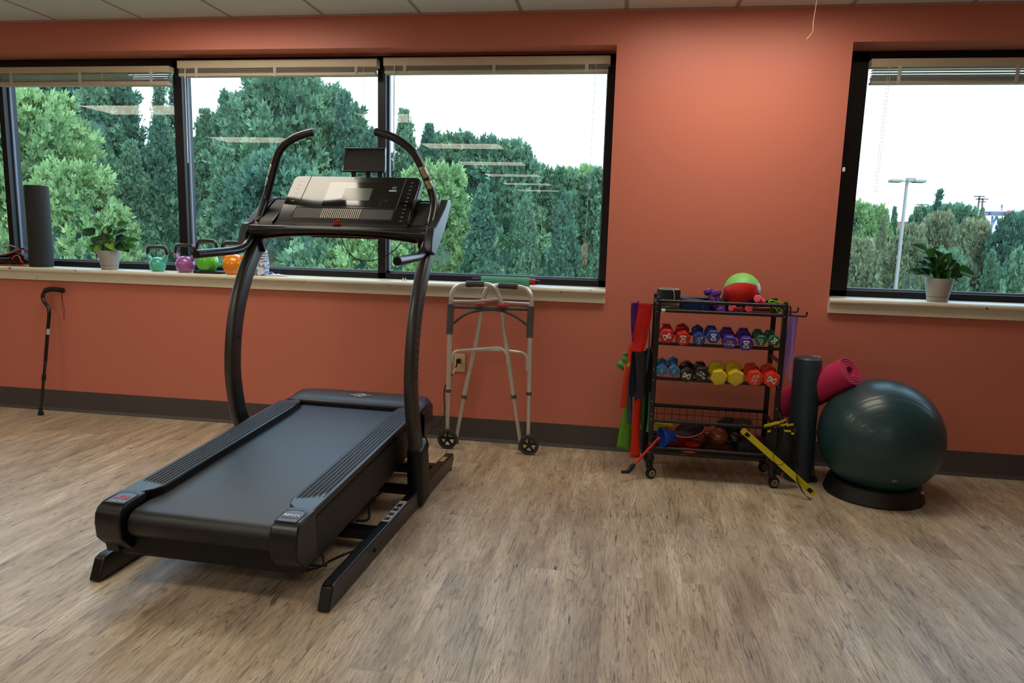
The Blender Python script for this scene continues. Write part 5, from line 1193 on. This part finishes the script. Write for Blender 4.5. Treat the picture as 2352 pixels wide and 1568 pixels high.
MB().lathe([(.150, .0), (.243, .0), (.248, .010), (.238, .04), (.226, .078), (.214, .086), (.202, .080), (.178, .04), (.150, .012), (.150, .0)], 64).build('ring', mat('stand_black', (14, 14, 15), .5), rs_)
MB().box((.19, -.135, .07), (.004, .02, .012), rot=(0, 0, .6)).build('maker_mark', WHITE, rs_)
# yoga mat
m0, m1 = on(1800, 930, -.12), on(1954, 853, -.40)
ym = empty('yoga_mat', m1); tag(ym, 'bright pink rolled yoga mat leaning on the exercise ball', 'yoga mat')
PINK = mat('mat_pink', (206, 46, 96), .6, bump=.3, bscale=400); ax = (m1-m0).normalized(); L0 = (m1-m0).length
sx_ = V((0, 0, 1)).cross(ax).normalized(); sy_ = ax.cross(sx_)
pts = []; turns = 4.3; NT = 150
for i in range(NT+1):
    t = i/NT; a = -2*PI*turns*t+.32; r = .026+.060*t; pts.append((r*math.cos(a), r*math.sin(a)))
# flap running off the roll
tail = pts[-1]; tv = (V((pts[-1][0]-pts[-2][0], pts[-1][1]-pts[-2][1])))
tv.normalize()
for k in range(1, 3): pts.append((tail[0]+tv.x*.012*k, tail[1]+tv.y*.012*k))
th = .0042; vs = []; n = len(pts)
for z in (-L0, .0):
    for i, (x, y) in enumerate(pts):
        a, b = pts[max(0, i-1)], pts[min(n-1, i+1)]; dx, dy = b[0]-a[0], b[1]-a[1]; l = math.hypot(dx, dy) or 1
        for s in (-1, 1): vs.append(sx_*(x-dy/l*th*s)+sy_*(y+dx/l*th*s)+ax*z)
fs = []
for i in range(n-1):
    k = 2*i; o2 = 2*n
    fs += [(k, k+2, o2+k+2, o2+k), (k+1, o2+k+1, o2+k+3, k+3), (k, k+1, k+3, k+2), (o2+k, o2+k+2, o2+k+3, o2+k+1)]
MB().add(vs, fs).build('rolled_mat', PINK, ym, angle=40)
# ------------------------------------------------------------------ outdoors
GZ = -5.0
g = MB().box2((-70, 1.0, GZ-.2), (90, 160, GZ)).build('ground', mat('asphalt_grass', (96, 112, 84), .9, var=.3, vscale=.3), None, smooth=False); st(g)
def foliage_mat(name, a, b_, c_=None):
    m = bpy.data.materials.new(name); m.use_nodes = True; N, L = nodes(m); b = N['Principled BSDF']; b.inputs['Roughness'].default_value = .6; b.inputs['Specular IOR Level'].default_value = .25
    tc = N.new('ShaderNodeTexCoord'); n = N.new('ShaderNodeTexNoise'); n.inputs['Scale'].default_value = 1.6; n.inputs['Detail'].default_value = 8; n.inputs['Roughness'].default_value = .7; L.new(tc.outputs['Object'], n.inputs[0])
    r = N.new('ShaderNodeValToRGB'); L.new(n.outputs['Fac'], r.inputs[0]); e = r.color_ramp.elements; e[0].position = .36; e[0].color = lin(a)+(1,); e[1].position = .62; e[1].color = lin(b_)+(1,)
    if c_: k = e.new(.78); k.color = lin(c_)+(1,)
    L.new(r.outputs[0], b.inputs['Base Color'])
    tr = N.new('ShaderNodeBsdfTranslucent'); L.new(r.outputs[0], tr.inputs[0]); mx = N.new('ShaderNodeMixShader'); mx.inputs[0].default_value = .3
    L.new(b.outputs[0], mx.inputs[1]); L.new(tr.outputs[0], mx.inputs[2]); L.new(mx.outputs[0], N['Material Output'].inputs['Surface']); return m
EV = foliage_mat('evergreen', (78, 112, 92), (124, 164, 122), (158, 190, 134)); BR_ = foliage_mat('bright_leaf', (114, 148, 100), (156, 186, 124), (182, 204, 134)); RS = foliage_mat('rusty_evergreen', (112, 128, 100), (156, 156, 116), (196, 154, 122)); DK = foliage_mat('dark_evergreen', (64, 98, 86), (104, 146, 114), (134, 168, 122))
BARK = mat('bark', (92, 84, 78), .9)
def crown_mesh(name, kind, seed, nsp):
    "unit crown: base z=0, height 1; feathery sprays over a lumpy cone or dome"
    R = random.Random(seed); me_v = []; me_f = []
    def rad(t, a):
        if kind == 'cone': r = .30*(1-t)**.82*(min(1, t*9+.45))
        elif kind == 'spire': r = .17*(1-t)**.85*(min(1, t*9+.5))
        else: r = .30*math.sqrt(max(0, 1-((t-.45)/.56)**2))
        return r*(.80+.42*noise.noise(V((math.cos(a)*2.2+seed, math.sin(a)*2.2, t*7)))+.16*noise.noise(V((math.cos(a)*6, math.sin(a)*6+seed, t*20))))
    ncl = nsp//24
    for cl_ in range(ncl):
        t = min(.985, R.random()**(1.2 if kind != 'dome' else .85)); a = R.uniform(0, 2*PI)
        r = rad(t, a)*(R.uniform(.80, 1.06) if R.random() < .8 else R.uniform(.5, .8)); c = V((r*math.cos(a), r*math.sin(a), t)); outv = V((math.cos(a), math.sin(a), 0))
        D = (outv*(1.05-.6*t)+V((0, 0, (.55 if kind != 'dome' else .25)+.7*t))+V((R.gauss(0, .25), R.gauss(0, .25), R.gauss(0, .2)))).normalized()
        size = R.uniform(.7, 1.3)*(1-.45*t if kind != 'dome' else .95)
        S1 = D.cross(V((0, 0, 1))).normalized(); S2 = D.cross(S1)
        for s in range(24):
            dep = R.random(); lat = .020*size*(1.1-dep*.6)
            p = c+D*(.050*size*dep-.01)+S1*R.gauss(0, lat)+S2*R.gauss(0, lat*.55)
            dd = (D+S1*R.gauss(0, .45)+S2*R.gauss(0, .35)+(p-c)*10).normalized()
            ln = R.uniform(.016, .030)*size; sv = dd.cross(V((R.gauss(0, 1), R.gauss(0, 1), R.gauss(0, 1)))).normalized(); nv = dd.cross(sv)
            for k in range(4):
                u = k/3; ang = (u-.5)*1.8+R.gauss(0, .15); bd = (dd*math.cos(ang)+sv*math.sin(ang)+nv*R.gauss(0, .25)).normalized()
                L_ = ln*(1-.35*abs(u-.5)*2); w = L_*.20; pv = bd.cross(nv+sv*R.gauss(0, .4)).normalized()
                o = len(me_v); me_v += [p, p+bd*L_*.5+pv*w, p+bd*L_, p+bd*L_*.5-pv*w]; me_f.append((o, o+1, o+2, o+3))
    me = bpy.data.meshes.new(name); me.from_pydata([tuple(v) for v in me_v], [], me_f); return me
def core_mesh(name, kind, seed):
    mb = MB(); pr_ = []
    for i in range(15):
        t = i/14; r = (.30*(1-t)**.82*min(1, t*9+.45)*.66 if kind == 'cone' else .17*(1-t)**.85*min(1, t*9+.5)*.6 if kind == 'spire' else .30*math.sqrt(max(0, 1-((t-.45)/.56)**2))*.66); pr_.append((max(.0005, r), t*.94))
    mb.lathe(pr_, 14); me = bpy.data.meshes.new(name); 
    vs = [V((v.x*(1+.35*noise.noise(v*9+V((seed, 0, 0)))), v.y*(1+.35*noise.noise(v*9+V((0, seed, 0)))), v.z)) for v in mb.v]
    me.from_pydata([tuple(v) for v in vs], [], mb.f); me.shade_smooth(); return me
CR = {}
for kd, n in (('cone', 19000), ('dome', 21000), ('spire', 9000)):
    for s in (0, 1, 2):
        CR[kd, s] = (crown_mesh('crown_%s' % kd, kd, 5*s+len(kd), n), core_mesh('inner_%s' % kd, kd, s))
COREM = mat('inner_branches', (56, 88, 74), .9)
trunkme = MB().tube([V((0, 0, 0)), V((0, 0, .2)), V((0, 0, 1))], [.02, .016, .003], 8); 
tm = bpy.data.meshes.new('trunk'); tm.from_pydata([tuple(v) for v in trunkme.v], [], trunkme.f); tm.materials.append(BARK); tm.shade_smooth()
_c = {}
tcount = 0
def tree(px, py, y, wpx, kind, m, label, group=None, zb=None):
    "top at the sighted point, crown half width wpx at that distance"
    global tcount
    top = on(px, py, y); hgt = top.z-GZ; k = 1605.7/((top-CAM).dot(FW)); wm = max(wpx*(1.2 if px < 1900 else 1.1)/k, hgt*{'cone': .16, 'dome': .22, 'spire': .10}[kind]*(1 if px < 1900 else .62))
    w0 = {'cone': .27, 'dome': .30, 'spire': .155}[kind]
    s = tcount % 3; tcount += 1
    e = empty('tree', (top.x, y, GZ), rz=tcount*2.4); tag(e, label, 'tree', group or 'trees outside the windows')
    t_ = bpy.data.objects.new('trunk', tm); COL.objects.link(t_); t_.parent = e; t_.scale = (hgt, hgt, hgt)
    key = (kind, s, m.name)
    if key not in _c:
        a = CR[kind, s][0].copy(); a.materials.append(m); b = CR[kind, s][1].copy(); b.materials.append(COREM); _c[key] = (a, b)
    sc_ = (wm/w0/.95, wm/w0/.95, hgt*1.0)
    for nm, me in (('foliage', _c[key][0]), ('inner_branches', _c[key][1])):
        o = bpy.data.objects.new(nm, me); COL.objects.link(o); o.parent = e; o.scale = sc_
T_ = [
 # back row
 (560, 262, 24, 120, 'dome', DK, 'distant dark crown seen in the notches of the middle pane'),
 (700, 215, 25, 120, 'dome', DK, 'distant dark crown behind the highest rounded crown'),
 (1060, 350, 27, 110, 'dome', DK, 'distant dark crown behind the slope of the right pane'),
 (1180, 385, 27, 90, 'dome', DK, 'distant dark crown behind the foot of the slope'),
 (1320, 416, 28, 110, 'dome', DK, 'distant dark crown behind the window cord'),
 (170, 130, 23, 150, 'dome', DK, 'distant dark crown at the top of the left pane'),
 (2005, 505, 36, 50, 'dome', DK, 'distant dark crown low at the left of the right window'),
 (2160, 508, 37, 40, 'dome', EV, 'distant green crown right of the brick building'),
 (2230, 512, 36, 60, 'dome', EV, 'distant green crown below the utility poles'),
 # left pane
 (-40, 90, 15, 150, 'cone', DK, 'dark evergreen at the left end of the tree line, cut off by the photo edge'),
 (100, 60, 17, 150, 'dome', DK, 'tall dark evergreen filling the top of the left pane'),
 (215, 110, 15.5, 130, 'cone', EV, 'tall evergreen behind the bright leafy tree in the left pane'),
 (272, 140, 16.5, 75, 'cone', DK, 'dark evergreen tip left of the sky gap in the left pane'),
 (364, 186, 17, 60, 'spire', EV, 'narrow evergreen tip just right of the sky gap in the left pane'),
 (400, 176, 18, 60, 'spire', DK, 'narrow dark evergreen tip beside the mullion of the left pane'),
 (70, 235, 10.5, 120, 'dome', BR_, 'bright yellow green leafy tree in front of the evergreens in the left pane'),
 (160, 400, 9.5, 95, 'dome', BR_, 'lower bright leafy tree above the black foam roller and plant'),
 (300, 330, 12, 110, 'cone', EV, 'mid green evergreen behind the teal kettlebell'),
 (365, 270, 13, 90, 'cone', DK, 'dark evergreen behind the mullion left of the treadmill'),
 # middle pane
 (468, 258, 17, 70, 'cone', EV, 'evergreen rising left of the notch in the middle pane'),
 (516, 212, 17.5, 60, 'spire', EV, 'slim evergreen tip left of the broad crown in the middle pane'),
 (655, 178, 16, 140, 'dome', EV, 'broad round crown, highest in the middle pane'),
 (745, 228, 17, 60, 'dome', EV, 'rounded crown on the right shoulder of the highest crown'),
 (792, 216, 15.5, 75, 'cone', DK, 'dark pointed evergreen behind the tablet holder'),
 (850, 300, 15, 80, 'cone', DK, 'evergreen behind the centre mullion'),
 (520, 350, 12, 130, 'cone', EV, 'mid green evergreen between the green kettlebell and left handlebar'),
 (640, 380, 11.5, 130, 'dome', DK, 'dark green mass of branches behind the left half of the console'),
 (760, 420, 11, 120, 'dome', EV, 'green tree seen under the console in the middle pane'),
 # right pane of the long window
 (930, 258, 19, 60, 'cone', EV, 'evergreen tip just right of the centre mullion'),
 (985, 290, 20, 60, 'cone', DK, 'pointed evergreen beside the right handlebar'),
 (1035, 325, 21, 60, 'dome', EV, 'rounded treetop above the right console cap'),
 (1100, 332, 21, 60, 'dome', DK, 'rounded dark treetop on the slope of the right pane'),
 (1160, 345, 21, 50, 'dome', EV, 'rounded treetop where the slope steepens in the right pane'),
 (1217, 374, 22, 38, 'cone', EV, 'small pointed tree at the foot of the slope in the right pane'),
 (1270, 402, 22, 50, 'dome', EV, 'low rounded treetop left of the window cord'),
 (1330, 400, 23, 55, 'dome', BR_, 'low lighter treetop behind the window cord'),
 (1400, 404, 22, 60, 'dome', EV, 'low treetop at the right edge of the right pane'),
 (1000, 400, 14, 120, 'dome', BR_, 'lighter leafy tree between the right handlebar and the slope'),
 (1110, 430, 12, 110, 'cone', DK, 'dark green evergreen in the middle of the right pane'),
 (1210, 460, 12.5, 95, 'cone', EV, 'mid green evergreen behind the massage stick'),
 (1300, 450, 12, 100, 'cone', DK, 'dark evergreen behind the knotted cord'),
 (1390, 480, 12, 90, 'cone', EV, 'evergreen at the lower right corner of the long window'),
 (930, 480, 11.5, 110, 'cone', EV, 'evergreen behind the right treadmill upright'),
 (870, 500, 10.5, 95, 'dome', BR_, 'bright leaves below the console by the centre mullion'),
 # right window
 (1978, 476, 30, 38, 'dome', BR_, 'pale green treetop at the left of the right window'),
 (2012, 482, 31, 36, 'dome', BR_, 'pale green rounded treetop left of the lamp post'),
 (2056, 478, 34, 30, 'cone', EV, 'blue green conical treetop beside the lamp post'),
 (2030, 500, 24, 42, 'cone', RS, 'rusty tinged tree left of the lamp post'),
 (2124, 484, 33, 17, 'dome', EV, 'rounded treetop right of the brick building'),
 (2158, 438, 24, 38, 'spire', DK, 'tall pointed spruce right of the lamp post'),
 (2158, 505, 22, 46, 'dome', RS, 'brownish green tree under the spruce, behind the plant'),
 (2185, 480, 30, 26, 'dome', EV, 'treetop just right of the spruce'),
 (2215, 486, 29, 30, 'dome', EV, 'treetop left of the utility poles'),
 (2256, 482, 23, 30, 'cone', RS, 'thin olive tree beside the blue equipment frame'),
 (2240, 520, 20, 50, 'dome', RS, 'sparse greyish tree right of the plant'),
 (2335, 508, 19, 44, 'dome', DK, 'dense dark green tree at the right of the right window'),
 (2392, 484, 20, 44, 'dome', DK, 'dense tree cut off by the right photo edge'),
 (1975, 560, 19, 55, 'dome', RS, 'rusty green bush tree at the lower left of the right window'),
 (2094, 531, 20, 40, 'dome', RS, 'green tree behind the lamp post base'),
 (2180, 590, 17, 60, 'dome', EV, 'green tree directly behind the right plant'),
 (2280, 580, 16, 60, 'cone', EV, 'mid green tree right of the right plant'),
 (2360, 590, 15, 60, 'dome', EV, 'green tree at the lower right of the right window'),
]
for a in T_: tree(*a)
# parking lot lamp
Y = 16.0; hd_ = on(2084, 414, Y); lp = empty('lamp_post', (hd_.x, Y, GZ)); tag(lp, 'grey parking lot lamp post with two flat heads in the right window', 'lamp post')
hh = hd_.z-GZ; PG = mat('post_grey', (124, 121, 118), .5); k = (hd_-CAM).dot(FW)/1605.7
MB().tube([V((0, 0, 0)), V((0, 0, hh))], [5.4*k, 3.4*k], 16).build('pole', PG, lp)
MB().tube([V((-12*k, 0, hh-.02)), V((12*k, 0, hh-.02))], .02, 8).build('arm', PG, lp)
for s in (-1, 1): MB().box((s*25*k, 0, hh-.02), (25*k, .3, 7*k)).build('lamp_head', PG, lp, bevel=.02)
MB().box((7*k, 0, hh+1*k), (17*k, .2, 9*k)).build('pole_cap', PG, lp, bevel=.01)
# utility poles
UPM = mat('pole_wood', (74, 70, 68), .9)
for px, py, lb in ((2250, 449, 'utility pole with crossarm, taller of the pair in the right window'), (2258, 455, 'utility pole with crossarm, shorter of the pair in the right window'), (2117, 468, 'faint distant utility pole right of the lamp post'), (2196, 476, 'thin distant pole right of the spruce')):
    Yp = 60; q = on(px, py, Yp); e = empty('utility_pole', (q.x, Yp, GZ)); tag(e, lb, 'utility pole', 'utility poles beyond the trees'); h_ = q.z-GZ; kk = (q-CAM).dot(FW)/1605.7
    MB().tube([V((0, 0, 0)), V((0, 0, h_))], [2.6*kk, 1.9*kk], 8).build('pole', UPM, e)
    if px != 2196:
        MB().box((0, 0, h_-2*kk), (22*kk, .15, 2.4*kk)).box((0, 0, h_-8*kk), (14*kk, .15, 2.2*kk)).build('crossarm', UPM, e)
# brick building
Yb = 55; a, b_ = on(2078, 508, Yb), on(2108, 508, Yb); bd_ = empty('brick_building', ((a.x+b_.x)/2+.0, Yb+3, GZ)); tag(bd_, 'small red brick building with a white roof edge behind the lamp post', 'building'); w_ = (b_.x-a.x); hz = a.z-GZ
MB().box((w_*.2, 0, hz/2), (w_*1.6, 5, hz)).build('walls', mat('brick_red', (166, 104, 92), .9, var=.15, vscale=1), bd_, smooth=False)
MB().box((w_*.2, 0, hz+.08), (w_*1.7, 5.4, .22)).build('roof_edge', mat('roof_white', (220, 224, 228), .6), bd_, smooth=False)
# pale blue equipment frame
Ye = 42; O_ = on(2290, 520, Ye); fe = empty('amusement_frame', (O_.x, Ye, GZ)); tag(fe, 'pale blue tubular frame structure with a red disc rising above the trees', 'tubular structure'); E_ = lambda px, py, d=0: on(px, py, Ye+d)-V((O_.x, Ye, GZ))
PB_ = mat('steel_pale_blue', (96, 120, 152), .4); kk = (O_-CAM).dot(FW)/1605.7
fm = MB()
for pts in ([(2262, 486), (2345, 487)], [(2262, 495), (2268, 490), (2300, 490), (2345, 494)], [(2262, 486), (2262, 540)], [(2345, 487), (2340, 540)], [(2280, 496), (2276, 535)], [(2290, 496), (2270, 535)], [(2290, 500), (2296, 510), (2292, 530)], [(2252, 496), (2250, 520), (2236, 530)]):
    P3 = [E_(*p) for p in pts]; fm.tube(P3, 2.6*kk, 8)
for px in (2262, 2345): p = E_(px, 530); fm.tube([p, V((p.x, 0, 0))], 2*kk, 8)
fm.build('tube_frame', PB_, fe)
MB().box(E_(2303, 491), (60*kk, .6, 8*kk)).build('deck', mat('steel_violet', (88, 94, 118), .5), fe)
MB().cyl(E_(2317, 488, -.6), E_(2317, 488, -.3), 5.5*kk, 20).build('red_disc', mat('sign_red', (206, 62, 70), .5), fe)
p = E_(2301, 477); MB().cyl(p, p+V((0, 0, 7*kk)), 2.4*kk, 12).cyl(E_(2301, 487), p, 1.2*kk, 8).build('tank', PB_, fe)

# ------------------------------------------------------------------ sky and sun
W_ = bpy.data.worlds.new('sky'); SC.world = W_; W_.use_nodes = True; N, L = W_.node_tree.nodes, W_.node_tree.links
bg = N['Background']; tc = N.new('ShaderNodeTexCoord'); sp = N.new('ShaderNodeSeparateXYZ'); L.new(tc.outputs['Generated'], sp.inputs[0])
r = N.new('ShaderNodeValToRGB'); L.new(sp.outputs['Z'], r.inputs[0]); e = r.color_ramp.elements; e[0].position = 0; e[0].color = (.66, .84, 1.0, 1); e[1].position = .5; e[1].color = (.52, .74, 1.0, 1)
L.new(r.outputs[0], bg.inputs[0]); bg.inputs[1].default_value = SKY_S
sun = bpy.data.lights.new('sun', 'SUN'); sun.energy = SUN_E; sun.angle = .05; sun.color = (1, .95, .86); so = bpy.data.objects.new('sun', sun); COL.objects.link(so)
so.rotation_euler = V((-.35, .55, -.9)).to_track_quat('-Z', 'Y').to_euler()
SC.view_settings.view_transform = 'Standard'; SC.view_settings.look = 'None'; SC.view_settings.gamma = 1; SC.view_settings.use_curve_mapping = False
SC.view_settings.exposure = EXPO
